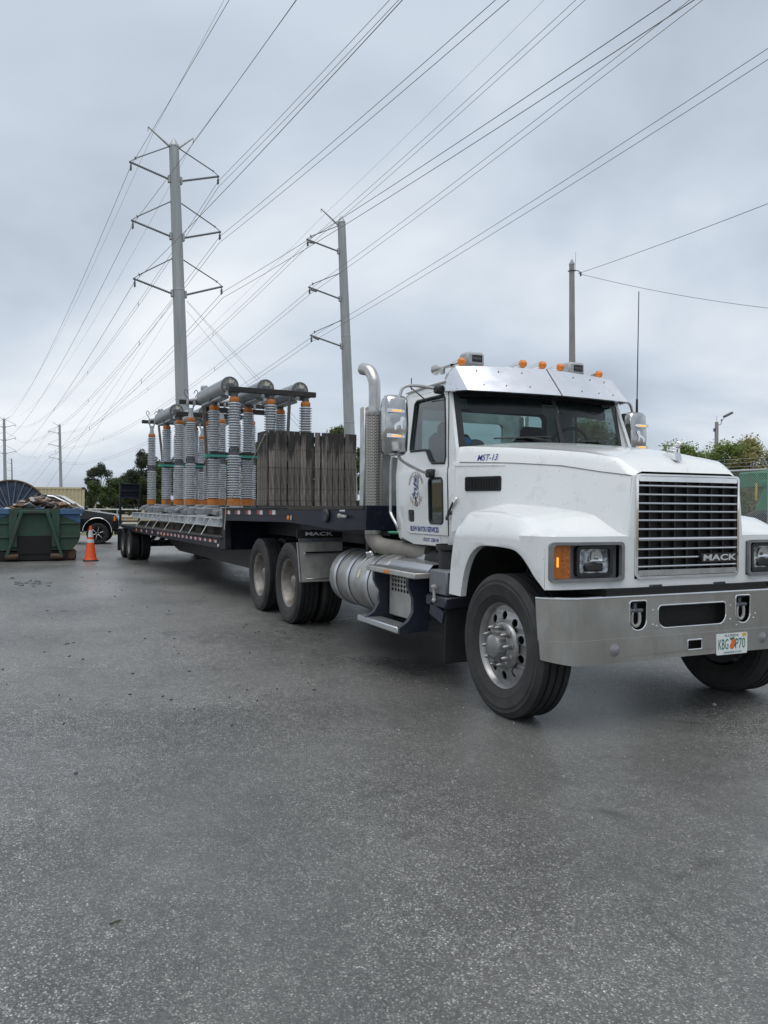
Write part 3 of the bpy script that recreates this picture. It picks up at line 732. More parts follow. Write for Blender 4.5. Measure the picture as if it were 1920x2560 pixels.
# ---- bumper
def bumper():
    SW = 1.33
    def bm(u, v, w):
        s = abs(u); sg = 1 if u >= 0 else -1
        d = 0.008 if v < .622 else 0.0
        flat = .93
        if s <= flat: x, y = .628+.008*(1-(s/flat)**2), s
        else:
            t = (s-flat)/(SW-flat); a = t*math.radians(62)
            R_ = .37
            x = .628-R_*(1-math.cos(a))*.80; y = flat+R_*math.sin(a)*.86
        return (x+d+w, sg*y, v)
    out = [(-1.29, .495), (-1.05, .463), (-.8, .460), (-.36, .462), (0, .464), (.36, .462), (.8, .460), (1.05, .463), (1.29, .495), (1.315, .70), (1.33, .896), (0, .898), (-1.33, .896), (-1.315, .70)]
    holes = [rrect(-.565, -.418, .668, .870, (.07, .02, .02, .07), 6)[::-1], rrect(.418, .565, .668, .870, (.07, .02, .02, .07), 6)[::-1],
             rrect(-.315, .32, .672, .830, (.07, .03, .03, .07), 6)[::-1], rrect(-.05, .082, .507, .576, .008)[::-1]]
    g = G(); g.poly(out, holes, .010, bm, cuts=[.6215, .6225], cuts_u=[x*s_ for x in (.4, .7, .93, .98, 1.03, 1.08, 1.13, 1.18, 1.23, 1.28) for s_ in (-1, 1)])
    B = g.obj('bumper', 'bumper_steel', T, angle=30)
    g = G(); pts = [bm(u, .900, 0) for u in [(-1.33+2.66*i/40) for i in range(41)]]; g.tube(pts, .011, 8); g.obj('bumper_lip', 'chrome', B)
    g = G()
    for hh in holes:
        pts = [bm(u, v, .004) for u, v in hh]; g.tube(pts, .006, 6, closed=True)
    g.obj('opening_trim', 'chrome', B)
    g = G(); g.box((.56, 0, .70), (.02, 1.4, .42)); g.box((.52, 0, .87), (.20, 2.0, .04)); g.box((.50, 0, .93), (.25, 1.5, .05)); g.obj('backing_plate', 'grille_dark', B)
    for y in (-.30, .30):
        g = G(); g.cyl((.60, y-.045, .93), (.60, y+.045, .93), .024, n=12); g.cyl((.60, y-.06, .93), (.60, y+.06, .93), .012, n=8); g.box((.585, y, .955), (.05, .11, .03), .006); g.obj('hood_hinge', 'black_frame', B)
    for y in (-.693, .693):
        g = G(); g.lathe([(0.0, .016), (.025, .014), (.042, .004)], (.640, y, .546), (1, 0, 0), 20); fo = g.obj('fog_light', 'fog_lens', B)
        g = G(); g.lathe([(.041, .0), (.046, .008), (.052, .0)], (.638, y, .546), (1, 0, 0), 20); g.obj('rim', 'trim_grey', fo)
    for y in (-.492, .492):
        g = G(); pts = [(.615, y+.035*math.cos(a), .735+.042*math.sin(a)) for a in [PI+.35*0+PI*i/10 for i in range(11)]]
        pts = [(.615, y-.026, .80)]+[(.615, y-.034, .765)]+pts+[(.615, y+.034, .765), (.615, y+.026, .80)]
        g.tube(pts, .011, 8); sh = g.obj('shackle', 'scrap_pale', B)
        g = G(); g.cyl((.615, y-.055, .80), (.615, y+.055, .80), .014, n=10); g.cyl((.615, y-.062, .80), (.615, y-.048, .80), .022, n=10); g.box((.60, y, .83), (.03, .03, .09), .006); g.obj('shackle_pin', 'cast_dark', sh)
    for (y, z) in ((-.36, .80), (-.36, .70), (.365, .80), (.365, .70), (-.33, .69), (.43, .655), (.60, .70), (.62, .73)):
        g = G(); g.lathe([(0, .006), (.006, .005), (.009, 0)], (.636, y, z), (1, 0, 0), 8); g.obj('bolt', 'chrome', B)
    # licence plate
    pf = lambda d: (lambda u, v, w, d=d: (.651+d+w, u, v))
    tl = lambda u, v: (.6545, u, v)
    g = G(); g.poly(rrect(.22, .525, .449, .601, .012), t=.003, f=pf(0)); P = g.obj('licence_plate', 'plate_white', B)
    text('plate_characters', 'KBG', 'plate_green', P, .238, .335, .488, .562, tl, bold=.0)
    text('plate_characters', 'P70', 'plate_green', P, .405, .503, .488, .562, tl, bold=.0)
    text('plate_state', 'FLORIDA', 'black_plastic', P, .30, .435, .577, .594, tl)
    text('plate_motto', 'SUNSHINE STATE', 'plate_green', P, .29, .465, .458, .471, tl, bold=.01)
    g = G(); g.poly(circ(.372, .508, .022), t=.001, f=pf(.0025)); g.poly(circ(.386, .538, .020), t=.001, f=pf(.0032)); g.obj('plate_orange', 'plate_orange', P)
    g = G(); g.poly([(.345, .566), (.39, .572), (.405, .548), (.36, .55)], t=.001, f=pf(.002)); g.poly([(.388, .50), (.408, .505), (.404, .536), (.392, .53)], t=.001, f=pf(.0022)); g.obj('plate_leaf', 'plate_green', P)
    g = G(); g.poly(rrect(.475, .512, .574, .597, .003), t=.001, f=pf(.0025)); g.obj('plate_sticker', 'plate_yellow', P)
bumper()
# ---- cab
def cab():
    win = [(-1.204, 1.874), (-1.19, 1.93), (-1.235, 2.2), (-1.285, 2.44), (-1.31, 2.475), (-1.83, 2.478), (-1.865, 2.455), (-1.892, 2.10), (-1.892, 2.03), (-1.875, 2.012), (-1.585, 2.008), (-1.55, 1.99), (-1.485, 1.915), (-1.43, 1.882)]
    win = win if sum(win[i][0]*win[(i+1) % len(win)][1]-win[(i+1) % len(win)][0]*win[i][1] for i in range(len(win))) > 0 else win[::-1]
    side = [(-1.03, 1.147), (-1.03, 1.30), (-1.03, 1.87), (-1.035, 1.98), (-1.21, 2.45), (-1.27, 2.60), (-2.07, 2.60), (-2.13, 2.45), (-2.185, 1.85), (-2.18, 1.83), (-2.18, 1.27), (-2.12, 1.20), (-1.85, 1.146)]
    peep = rrect(-1.48, -1.228, 1.35, 1.745, .035)
    C = thing('cab', None, None); C.parent = T
    for sg in (-1, 1):
        CB = G(); CB.poly(side, [win[::-1], rrect(-1.912, -1.78, 1.352, 1.465, .02)[::-1], peep[::-1]], .03, sidemap(-.018, sg), cuts=CUTS); CB.obj('cab_side', 'white_paint', C, angle=30)
    # rear wall, floor
    g = G(); g.poly(rrect(-.95, .95, 1.16, 2.56, .06), [rrect(-.74, .74, 2.02, 2.46, .06)[::-1]], .03, lambda u, v, w: (-2.155+w-.0*v, u*min(1, (ys(v)-.005)/.95), v), cuts=CUTS); g.obj('rear_wall', 'white_paint', C)
    g = G(); g.poly(rrect(-.72, .72, 2.03, 2.45, .05), t=.004, f=lambda u, v, w: (-2.157+w, u, v)); g.obj('rear_window', 'windshield', C)
    g = G(); g.poly(rrect(-.76, .76, 2.0, 2.48, .06), [rrect(-.72, .72, 2.03, 2.45, .05)[::-1]], .035, lambda u, v, w: (-2.155+w, u, v)); g.obj('window_gasket', 'black_plastic', C)
    g = G(); g.box((-1.6, 0, 1.19), (1.1, 1.86, .06)); g.box((-1.06, 0, 1.5), (.03, 1.86, .75)); g.obj('cab_floor', 'interior', C)
    # roof
    rows = []
    for x, ez, tz, w in ((-2.165, 2.42, 2.50, .93), (-2.14, 2.52, 2.62, .92), (-2.07, 2.585, 2.70, .905), (-1.95, 2.60, 2.735, .902), (-1.6, 2.605, 2.75, .902), (-1.35, 2.60, 2.745, .902), (-1.24, 2.565, 2.70, .895), (-1.17, 2.50, 2.58, .86)):
        rows.append([(x, w*k, ez+(tz-ez)*(1-abs(k)**2.8)) for k in [-1, -.97, -.9, -.78, -.6, -.35, 0, .35, .6, .78, .9, .97, 1]])
    g = G(); g.grid(rows); R_ = g.obj('roof', 'white_paint', C, angle=40)
    g = G(); g.tube([(-2.1, -.912, 2.588), (-1.7, -.915, 2.602), (-1.28, -.912, 2.602)], .012, 6); g.mirror_y(); g.obj('drip_rail', 'white_paint', R_)
    # pillars between side panels and windshield
    g = G()
    for sg in (-1, 1):
        g.grid([[(-1.03, sg*.965, 1.96), (-1.075, sg*.93, 1.955), (-1.118, sg*.885, 1.955)], [(-1.045, sg*.966, 2.0), (-1.08, sg*.935, 2.0), (-1.112, sg*.89, 2.0)], [(-1.125, sg*.952, 2.22), (-1.14, sg*.93, 2.22), (-1.168, sg*.893, 2.22)], [(-1.215, sg*.932, 2.45), (-1.215, sg*.92, 2.45), (-1.225, sg*.898, 2.45)], [(-1.27, sg*.908, 2.6), (-1.26, sg*.90, 2.6), (-1.26, sg*.88, 2.6)]], flip=sg > 0)
    g.obj('windshield_pillar', 'white_paint', C)
    # windshield
    def wsx(y, z):
        t = (z-2.0)/.5; k = (abs(y)/.89)**1.8
        return lerp(lerp(-.845, -1.112, k), lerp(-1.02, -1.235, k), t)
    zs_ = [1.98, 2.1, 2.2, 2.3, 2.4, 2.5]
    for sg in (-1, 1):
        yy = [sg*(.012+.855*i/10) for i in range(11)]
        g = G(); g.grid([[(wsx(y, z), y, z) for y in yy] for z in zs_], flip=sg < 0); g.obj('windshield_pane', 'windshield', C)
    g = G(); g.grid([[(wsx(0, z)+.008, y, z) for y in (-.022, .022)] for z in zs_])
    for sg in (-1, 1): g.grid([[(wsx(y, z)+.006, y, z) for y in (sg*.842, sg*.86, sg*.895)] for z in zs_])
    g.grid([[(wsx(y, z)+.005, y, z) for y in [(-.89+1.78*i/20) for i in range(21)]] for z in (2.455, 2.52)])
    for sg in (-1, 1): g.grid([[(wsx(y, z)+.005, y, z) for y in [sg*(.78+.09*i/3) for i in range(4)]] for z in (1.965, 2.025)])
    g.obj('windshield_gasket', 'black_plastic', C)
    g = G(); g.grid([[(wsx(y, 2.5)+.002, y, 2.50), ] for y in ()]) if False else None
    g = G(); g.grid([[(wsx(y, 2.5)-.01, y, z) for y in [(-.88+1.76*i/16) for i in range(17)]] for z in (2.50, 2.60)]); g.box((-1.20, 0, 2.575), (.09, 1.6, .02)); g.obj('header_panel', 'black_plastic', C)
    g = G(); g.box((-1.02, 0, 1.955), (.32, 1.72, .05)); g.obj('cowl', 'black_plastic', C)
    # interior
    g = G(); g.box((-1.22, 0, 1.90), (.34, 1.80, .22), .05); g.box((-1.24, .42, 1.99), (.28, .5, .06), .03); I = g.obj('dashboard', 'interior', C)
    g = G(); pts = [(-1.42+.09*math.sin(a), .48+.225*math.cos(a), 2.05+.20*math.sin(a)) for a in [2*PI*i/28 for i in range(28)]]; g.tube(pts, .016, 8, closed=True); g.tube([(-1.3, .48, 1.9), (-1.42, .48, 2.05)], .03, 8); g.bar((-1.42, .26, 2.05), (-1.42, .70, 2.05), .03, .02); g.obj('steering_wheel', 'black_plastic', I)
    for y in (-.48, .48):
        g = G(); g.box((-1.78, y, 1.62), (.5, .5, .16), .05); g.box((-1.99, y, 1.93), (.14, .48, .56), .06); g.box((-2.0, y, 2.24), (.10, .28, .16), .04); g.obj('seat', 'seat_cloth', C)
    g = G(); g.sphere((-1.20, -.80, 2.03), .09, 14, 8, (1, 1.0, .9)); ho = g.obj('cap_on_dash', 'blue_cap', I)
    g = G(); g.sphere((-1.17, -.70, 2.02), .085, 14, 8, (1, 1.1, .8)); g.obj('cap_brim', 'interior', ho)
    g = G(); g.box((-1.62, 0, 2.585), (.9, 1.66, .03), .01); g.obj('headliner', 'interior', C)
    for y in (-.42, .42):
        g = G(); g.poly(rrect(y-.33, y+.33, 2.32, 2.47, .05), t=.012, f=lambda u, v, w: (wsx(u, v)-.06+w, u, v), cuts_u=[y-.15, y, y+.15]); g.obj('sun_visor', 'black_plastic', C)
    # wipers
    for y0, y1 in ((-.62, -.12), (.20, .62)):
        zz = 2.085
        g = G(); pts = [(wsx(y, zz)+.018, y, zz+.004*i) for i, y in enumerate([lerp(y0, y1, k/6) for k in range(7)])]; g.tube(pts, .0075, 6); wi = g.obj('wiper', 'black_plastic', C)
        g = G(); ym = lerp(y0, y1, .55); g.tube([(wsx(ym, zz)+.025, ym, zz+.015), (wsx(y1, 2.05)+.03, lerp(y0, y1, .9), 2.075), (wsx(y1, 2.0)+.03, y1+.08, 2.02)], .009, 6); g.obj('wiper_arm', 'black_plastic', wi)
    # doors
    door = [(-1.147, 1.248), (-1.15, 1.86), (-1.232, 2.46), (-1.27, 2.53), (-1.93, 2.53), (-1.972, 2.44), (-2.02, 1.84), (-2.01, 1.36), (-1.985, 1.30), (-1.94, 1.262), (-1.88, 1.246)]
    for sg in (-1, 1):
        g = G(); g.poly(door, [win[::-1], rrect(-1.912, -1.78, 1.352, 1.465, .02)[::-1], peep[::-1]], .008, sidemap(.002, sg), cuts=CUTS); D = g.obj('door', 'white_paint', T, angle=30)
        g = G(); pts = []
        for i in range(len(door)):
            a, b = door[i], door[(i+1) % len(door)]
            for k in range(6): pts.append((lerp(a[0], b[0], k/6), lerp(a[1], b[1], k/6)))
        g.tube([(u, sg*(ys(v)+.001), v) for u, v in pts], .0045, 5, closed=True); g.obj('door_gap_line', 'black_plastic', D)  # black tube drawn in for the shaded gap around the door
        g = G(); g.poly(win, t=.004, f=sidemap(-.012, sg), cuts=CUTS); g.obj('door_window', 'side_glass', D)
        ib = []
        cx = sum(p[0] for p in win)/len(win); cz = sum(p[1] for p in win)/len(win)
        g = G(); g.tube([(u, sg*(ys(v)+.004), v) for u, v in win], .013, 6, closed=True); g.obj('window_gasket', 'black_plastic', D)
        g = G(); g.poly(peep, t=.004, f=sidemap(-.006, sg), cuts=[1.5]); g.obj('peep_window', 'side_glass', D)
        g = G(); g.tube([(u, sg*(ys(v)+.005), v) for u, v in peep], .012, 6, closed=True); g.obj('peep_gasket', 'black_plastic', D)
        g = G(); g.poly(rrect(-1.475, -1.235, 1.36, 1.735, .03), t=.004, f=sidemap(-.06, sg)); g.obj('door_liner', 'black_plastic', D)
        g = G(); g.poly(rrect(-1.912, -1.78, 1.352, 1.465, .02), t=.006, f=sidemap(-.012, sg)); g.box((-1.845, sg*(ys(1.41)+.002), 1.44), (.09, .012, .03), .004); g.obj('door_handle', 'black_plastic', D)
        # mirror
        MI = thing('mirror', None, None); MI.parent = T
        mw = [(-.115, 0), (.115, 0)]
        rows = []
        for z, hw, dp in ((1.935, .06, .03), (1.945, .09, .06), (1.98, .112, .085), (2.2, .117, .10), (2.42, .112, .085), (2.455, .09, .06), (2.466, .06, .03)):
            ring = []
            for i in range(20):
                a = 2*PI*i/20; cxx = abs(math.cos(a))**.45*(1 if math.cos(a) >= 0 else -1); sxx = abs(math.sin(a))**.6*(1 if math.sin(a) >= 0 else -1)
                ring.append(Vector((-1.47+dp*sxx*(1.0 if sxx > 0 else .35), sg*1.341+hw*cxx, z)))
            rows.append(ring)
        g = G(); g.loft(rows, True, True, True); g.obj('mirror_shell', 'mirror_chrome', MI, angle=50)
        g = G(); g.box((-1.508, sg*1.341, 2.2), (.012, .215, .49), .005); g.obj('mirror_glass', 'lens_clear', MI)
        g = G(); g.box((-1.495, sg*1.235, 2.2), (.06, .016, .50), .006); g.obj('mirror_edge', 'black_plastic', MI)
        for z in (2.318, 2.102):
            g = G(); g.poly([(-.105, -.012), (.045, -.014), (.06, -.002), (.04, .016), (-.105, .020)], t=.016, f=lambda u, v, w, z=z, sg=sg: (-1.372+w-abs(u)*.06, sg*1.341+u*(1 if sg < 0 else -1), z+v)); li = g.obj('lamp_pod', 'chrome', MI)
            g = G()
            for q in range(4): g.sphere((-1.366, sg*1.341-(sg)*(-.055+q*.022)*-1*-1, z+.002), .009, 8, 5)
            g.obj('lamp_led', 'amber_lit', li)
        # emblem relief on the mirror
        g = G(); k = (1 if sg < 0 else -1)
        dog = [(-.045, -.055), (-.03, -.058), (-.022, -.02), (.01, -.012), (.018, -.045), (.034, -.05), (.03, -.005), (.038, .02), (.052, .032), (.05, .05), (.03, .062), (.012, .05), (.006, .02), (-.03, .0), (-.05, -.02)]
        g.poly(dog, t=.012, f=lambda u, v, w, sg=sg: (-1.368+w, sg*1.341+u*(1 if sg < 0 else -1), 2.212+v)); g.obj('emblem', 'chrome', MI)
        g = G(); g.tube(arc([(-1.44, sg*1.30, 2.46), (-1.44, sg*1.27, 2.53), (-1.42, sg*1.20, 2.555), (-1.39, sg*1.05, 2.545), (-1.36, sg*.96, 2.53)], 5), .0135, 8); g.tube([(-1.43, sg*1.22, 2.552), (-1.62, sg*.945, 2.46)], .006, 6)
        g.tube(arc([(-1.46, sg*1.30, 1.94), (-1.46, sg*1.27, 1.90), (-1.45, sg*1.17, 1.845), (-1.44, sg*1.06, 1.80), (-1.43, sg*.99, 1.79)], 5), .0135, 8); g.obj('mirror_arm', 'brushed', MI)
        g = G(); g.box((-1.345, sg*.965, 2.525), (.085, .08, .07), .015); g.box((-1.41, sg*1.005, 1.79), (.10, .075, .075), .015); g.obj('arm_bracket', 'black_plastic', MI)
        # grab handle
        g = G(); g.tube(arc([(-2.20, sg*.985, 1.98), (-2.225, sg*1.01, 1.92), (-2.225, sg*1.015, 1.5), (-2.21, sg*1.015, 1.42), (-2.12, sg*1.0, 1.32), (-2.11, sg*.985, 1.27)], 5), .015, 8); g.obj('grab_handle', 'brushed', C)
        if sg < 0:
            dm = lambda u, v: (u, -(ys(v)+.0085), v)
            text('lettering', 'BLEW BAYOU SERVICES', 'letter_blue', D, -1.861, -1.308, 1.268, 1.316, dm, bold=.025)
            g = G(); g.poly(rrect(-1.66, -1.30, 1.155, 1.235, .002), t=.001, f=sidemap(.0005, -1)); st = g.obj('number_sticker', 'white_plain', C)
            text('lettering', 'USDOT 2588149', 'letter_blue', st, -1.639, -1.337, 1.180, 1.214, lambda u, v: (u, -(ys(v)+.003), v), bold=.01)
            # door emblem: top-hatted figure between two curved lines of lettering
            cx, cz = -1.735, 1.645
            em = thing('door_emblem', None, None); em.parent = D
            def arc_text(s, ra, rb, a0, a1, top):
                vs, fs = text_pts(s, .01)
                x0 = min(v.x for v in vs); x1 = max(v.x for v in vs); y0 = min(v.y for v in vs); y1 = max(v.y for v in vs); out = []
                for v in vs:
                    a = lerp(a0, a1, (v.x-x0)/(x1-x0)); q = (v.y-y0)/(y1-y0); r = lerp(.0, .034, q)*(1 if top else -1)
                    u, w = cx+(ra+r)*math.cos(a), cz+(rb+r)*math.sin(a)
                    out.append((u, -(ys(w)+.0085), w))
                gx = G(); gx.add(out, fs); gx.obj('emblem_lettering', 'letter_red', em, angle=0)
            arc_text('RESPECT IS EARNED', .130, .140, math.radians(160), math.radians(20), True)
            arc_text('LOYALTY RETURNED', .140, .150, math.radians(205), math.radians(335), False)
            e = lambda P: [(cx+a, cz+b) for a, b in P]
            pm = lambda d: sidemap(.0085+d, -1)
            def sh(pts, m, d=.0004):
                g = G(); g.poly(e(pts), t=.0004, f=pm(d)); g.obj('emblem_shape', m, em, angle=0)
            sh([(-.03, .045), (.045, .03), (.055, .125), (.0, .135), (-.032, .128)], 'emblem_pale')
            sh([(-.055, .058), (-.035, .065), (-.02, .045), (.05, .012), (.055, .02), (.0, .058), (-.04, .075)], 'emblem_blue', .0008)
            sh([(-.015, .08), (.02, .075), (.02, .115), (-.01, .118)], 'emblem_blue', .0008)
            def lin(pts, w=.0030, m='emblem_blue'):
                g = G(); g.tube([(u, -(ys(v)+.0085), v) for u, v in e(pts)], w, 4); g.obj('emblem_line', m, em, angle=0)
            lin([(-.03, .045), (-.032, .128), (0, .135), (.055, .125), (.045, .03)])
            lin([(-.03, .03), (-.035, -.01), (-.02, -.05), (.0, -.075), (.03, -.06), (.045, -.02), (.04, .015)])
            lin([(-.01, .015), (.0, .0), (.015, .012), (.002, .022), (-.01, .015)], .005)
            lin([(-.03, -.02), (-.05, -.03), (-.07, -.028), (-.06, -.05), (-.04, -.075), (-.015, -.07)], .004)
            lin([(-.05, -.05), (-.03, -.035), (-.02, -.06)], .004)
            lin([(.04, -.0), (.06, -.02), (.072, -.05), (.065, -.09)], .004, 'emblem_pale')
            lin([(.0, -.06), (-.008, -.09), (-.005, -.105), (.01, -.085)], .005)
            lin([(.0, -.095), (-.025, -.14), (.03, -.14), (.012, -.10)])
            lin([(-.02, -.01), (-.005, -.03), (.02, -.035)], .004)
    return C, R_
C_, R_ = cab()
# ---- visor with lamps
def visor():
    bot = [(-1.245, -.958, 2.50), (-1.13, -.925, 2.492), (-1.016, -.867, 2.487), (-.95, -.6, 2.482), (-.895, -.3, 2.478), (-.868, 0, 2.476)]
    top = [(-1.275, -.935, 2.60), (-1.262, -.905, 2.672), (-1.238, -.86, 2.722), (-1.18, -.6, 2.733), (-1.135, -.3, 2.738), (-1.105, 0, 2.742)]
    bot = bot+[(x, -y, z) for x, y, z in bot[-2::-1]]; top = top+[(x, -y, z) for x, y, z in top[-2::-1]]
    g = G(); rows = [bot, [tuple(lerp(a, b, .5) for a, b in zip(p, q)) for p, q in zip(bot, top)], top, [(x-.12, y*.96, z+.006) for x, y, z in top]]
    g.grid(rows); g.grid([[(x-.004, y*.995, z) for x, y, z in bot], [(x-.03, y*.985, z-.006) for x, y, z in bot]])
    Vz = g.obj('sun_visor', 'visor_steel', T, angle=24)
    g = G(); g.grid([[(x-.014, y*.985, z+.004) for x, y, z in bot], [(x-.035, y*.97, z-.03) for x, y, z in top]]); g.obj('visor_underside', 'black_plastic', Vz)
    g = G(); g.tube([(-.866, .001, 2.478), (-1.103, .001, 2.744)], .003, 5); g.obj('visor_seam', 'cast_dark', Vz)
    for y in (-.7, -.5, -.28, .28, .5, .7):
        for k in (.25, .8):
            i = abs(y)/.867; x = lerp(lerp(-.868, -1.016, i**1.5), lerp(-1.105, -1.238, i**1.5), k)
            g = G(); g.sphere((x+.004, y, lerp(2.48, 2.735, k)), .006, 6, 4); g.obj('rivet', 'cast_dark', Vz)
    for (x, y, z) in ((-1.315, -.76, 2.768), (-1.18, -.205, 2.772), (-1.17, 0, 2.775), (-1.18, .205, 2.772), (-1.315, .76, 2.768)):
        g = G(); g.lathe([(.010, -.26), (.026, -.19), (.035, -.09), (.038, -.01), (.038, .0)], (x, y, z+.012), (1, 0, .04), 14); ml = g.obj('marker_light', 'chrome', T)
        g = G(); g.lathe([(.037, .0), (.034, .022), (.022, .04), (.0, .048)], (x, y, z+.012), (1, 0, .04), 14); g.obj('amber_lens', 'amber', ml)
        g = G(); g.sphere((x+.034, y, z+.012), .011, 8, 6); g.obj('bulb', 'amber_lit', ml)
        g = G(); g.box((x-.08, y, z-.025), (.12, .05, .05), .012); g.obj('lamp_foot', 'chrome', ml)
    for y in (-.565, .565):
        g = G(); g.box((-1.46, y, 2.835), (.15, .19, .125), .022); bx = g.obj('roof_sensor', 'scrap_pale' if False else 'trim_light', T)
        g = G(); g.box((-1.383, y+.01, 2.838), (.006, .105, .062), .002); pn = g.obj('sensor_panel', 'black_plastic', bx)
        text('lettering', 'MACK', 'trim_grey', pn, y-.032, y+.052, 2.828, 2.848, lambda u, v: (-1.3785, u, v), bold=.02)
        g = G(); g.box((-1.5, y+.06, 2.768), (.22, .22, .03), .01); g.obj('sensor_foot', 'trim_light', bx)
    g = G(); g.lathe([(.012, 0), (.012, .18), (.025, .24), (.05, .30)], (-1.42, -.80, 2.765), (-1, 0, 0), 14); g.box((-1.58, -.80, 2.735), (.05, .03, .06), .005); g.obj('air_horn', 'brushed', T)
mat('trim_light', (0.36, 0.37, 0.38), rough=0.45)
visor()
g = G(); g.cyl((-1.47, 1.383, 2.50), (-1.46, 1.384, 3.69), .006, .0045, 6); g.cyl((-1.47, 1.383, 2.46), (-1.47, 1.383, 2.60), .013, .011, 8); g.obj('antenna', 'black_plastic', T)
g = G(); g.cyl((-2.1, -.86, 2.58), (-2.1, -.86, 2.74), .005, n=6); g.obj('antenna', 'black_plastic', T)
# ---- exhaust
EX, EY = -2.53, -1.06
g = G(); g.lathe([(.083, 0), (.087, .004), (.087, .05), (.085, .052), (.085, 1.18), (.087, 1.182), (.087, 1.235), (.083, 1.238)], (0, 0, 0), (0, 0, 1), 40); sh_ = g.obj('heat_shield', 'perforated', None, loc=(EX, EY, 1.215)); sh_.parent = T
for z in (1.215, 2.405):
    g = G(); g.lathe([(.087, 0), (.089, .004), (.089, .052 if z < 2 else .048), (.06, .056)], (EX, EY, z), (0, 0, 1), 32); g.obj('shield_band', 'brushed', sh_).matrix_parent_inverse = Matrix.Translation((-EX, -EY, -1.215))
g = G(); pp = arc([(EX, EY, 1.25), (EX, EY, 2.2), (EX, EY, 2.66), (EX-.02, EY-.005, 2.78), (EX-.09, EY-.02, 2.87), (EX-.20, EY-.05, 2.905)], 8); g.tube(pp, .06, 24, caps=False); g.tube(pp, .056, 24, caps=False); g.obj('exhaust_pipe', 'brushed', T)
g = G(); g.tube(arc([(EX, EY, 1.26), (EX, EY, 1.18), (EX+.08, EY+.05, 1.10), (EX+.30, EY+.17, 1.075), (EX+.75, EY+.26, 1.07)], 8), .083, 20); g.tube(arc([(EX+.25, EY+.16, 1.06), (EX+.32, EY+.2, .98), (EX+.35, EY+.25, .85)], 5), .07, 16); g.obj('exhaust_elbow', 'pipe_dusty', T)
# headache rack behind the cab
g = G(); rk = [(-1.03, 1.33), (1.03, 1.33), (1.03, 2.47), (.93, 2.57), (-.93, 2.57), (-1.03, 2.47)]
g.poly(rk, [rrect(-.72, .72, 2.02, 2.44, .05)[::-1]], .05, lambda u, v, w: (-2.93+w, u, v)); RKO = g.obj('cab_rack', 'brushed', T)
for y in (-1.0, 1.0): g = G(); g.box((-2.91, y, 1.94), (.12, .07, 1.2), .01); g.obj('rack_post', 'brushed', RKO)
g = G(); g.box((-2.95, 0, 1.1), (.08, 1.9, .5), .01); g.obj('rack_base', 'black_frame', RKO)
# ---- chassis
g = G()
for sg in (-1, 1): g.box((-3.2, sg*.43, .84), (7.5, .09, .27), .01)
for x in (-6.6, -5.3, -4.4, -3.2, -1.9): g.box((x, 0, .84), (.12, .80, .2), .01)
FRM = g.obj('chassis_frame', 'black_frame', T)
g = G(); g.cyl((0, -1.0, .48), (0, 1.0, .48), .06, n=12)
for x in (-4.887, -6.22):
    g.cyl((x, -1.1, .51), (x, 1.1, .51), .075, n=14); g.sphere((x+.1, 0, .54), .23, 16, 10)
g.cyl((-4.8, 0, .56), (-1.2, 0, .72), .05, n=10); g.obj('axle', 'black_frame', T)
g = G()
for x in (-4.4, -5.5, -5.75, -6.8):
    for sg in (-1, 1): g.cyl((x, sg*.62, .45), (x, sg*.62, .82), .13, .12, 14)
g.obj('air_bag', 'rubber', T)
g = G(); g.poly([(-.45, -.55), (.5, -.5), (.6, -.2), (.6, .2), (.5, .5), (-.45, .55), (-.75, .3), (-.3, .05), (-.3, -.05), (-.75, -.3)][::1], t=.05, f=lambda u, v, w: (-5.5+u, v, 1.16+w)); g.box((-5.5, .4, 1.05), (.5, .1, .2)); g.box((-5.5, -.4, 1.05), (.5, .1, .2)); g.obj('fifth_wheel', 'black_frame', T)
g = G(); g.box((-2.2, 0, .62), (1.4, .7, .35), .05); g.box((-1.2, -.2, 1.0), (.9, .8, .25), .06); g.obj('transmission', 'black_frame', T)
g = G(); g.box((-2.65, 0, 1.0), (.5, 1.0, .06), .01); g.obj('deck_plate', 'brushed', T)
# ducting below the cab
g = G(); g.tube(arc([(-1.75, -.80, .98), (-1.6, -.84, 1.02), (-1.3, -.86, 1.02), (-1.0, -.82, 1.02)], 5), [.085+.006*((i % 3) == 0) for i in range(16)], 14); g.obj('air_duct', 'rubber', T)
g = G(); g.lathe([(.0, 0), (.12, .01), (.145, .03), (.145, .1), (.12, .12), (.12, .28), (.145, .3), (.145, .34)], (-1.05, -.98, .84), (0, 0, 1), 20); g.obj('air_filter', 'black_plastic', T)
g = G(); g.tube(arc([(-2.3, -.75, 1.26), (-2.5, -.8, 1.22), (-2.4, -.95, 1.235), (-2.22, -.9, 1.24), (-2.2, -.7, 1.22)], 6), .012, 6); g.obj('air_hose', 'hose_green', T)
# ---- fuel tank
g = G(); g.lathe([(.0, -.05), (.15, -.045), (.25, -.025), (.285, 0.0), (.30, .03), (.30, 1.28), (.285, 1.31), (.0, 1.33)], (-3.37, -.925, .725), (1, 0, 0), 48); FT = g.obj('fuel_tank', 'tank_alu', T, angle=40)
for x in (-3.17, -2.82, -2.33):
    g = G(); g.lathe([(.301, -.032), (.307, -.03), (.307, .03), (.301, .032)], (x, -.925, .725), (1, 0, 0), 48); so_ = g.obj('tank_strap', 'strap_alu', FT)
    g = G(); g.lathe([(.3005, .033), (.305, .034), (.305, .044), (.3005, .045)], (x, -.925, .725), (1, 0, 0), 48); g.obj('strap_liner', 'black_plastic', so_)
for x in (-3.0, -2.6, -2.52, -2.46):
    g = G(); g.lathe([(.3005, -.004), (.303, 0), (.3005, .004)], (x, -.925, .725), (1, 0, 0), 48); g.obj('weld_seam', 'tank_alu', FT)
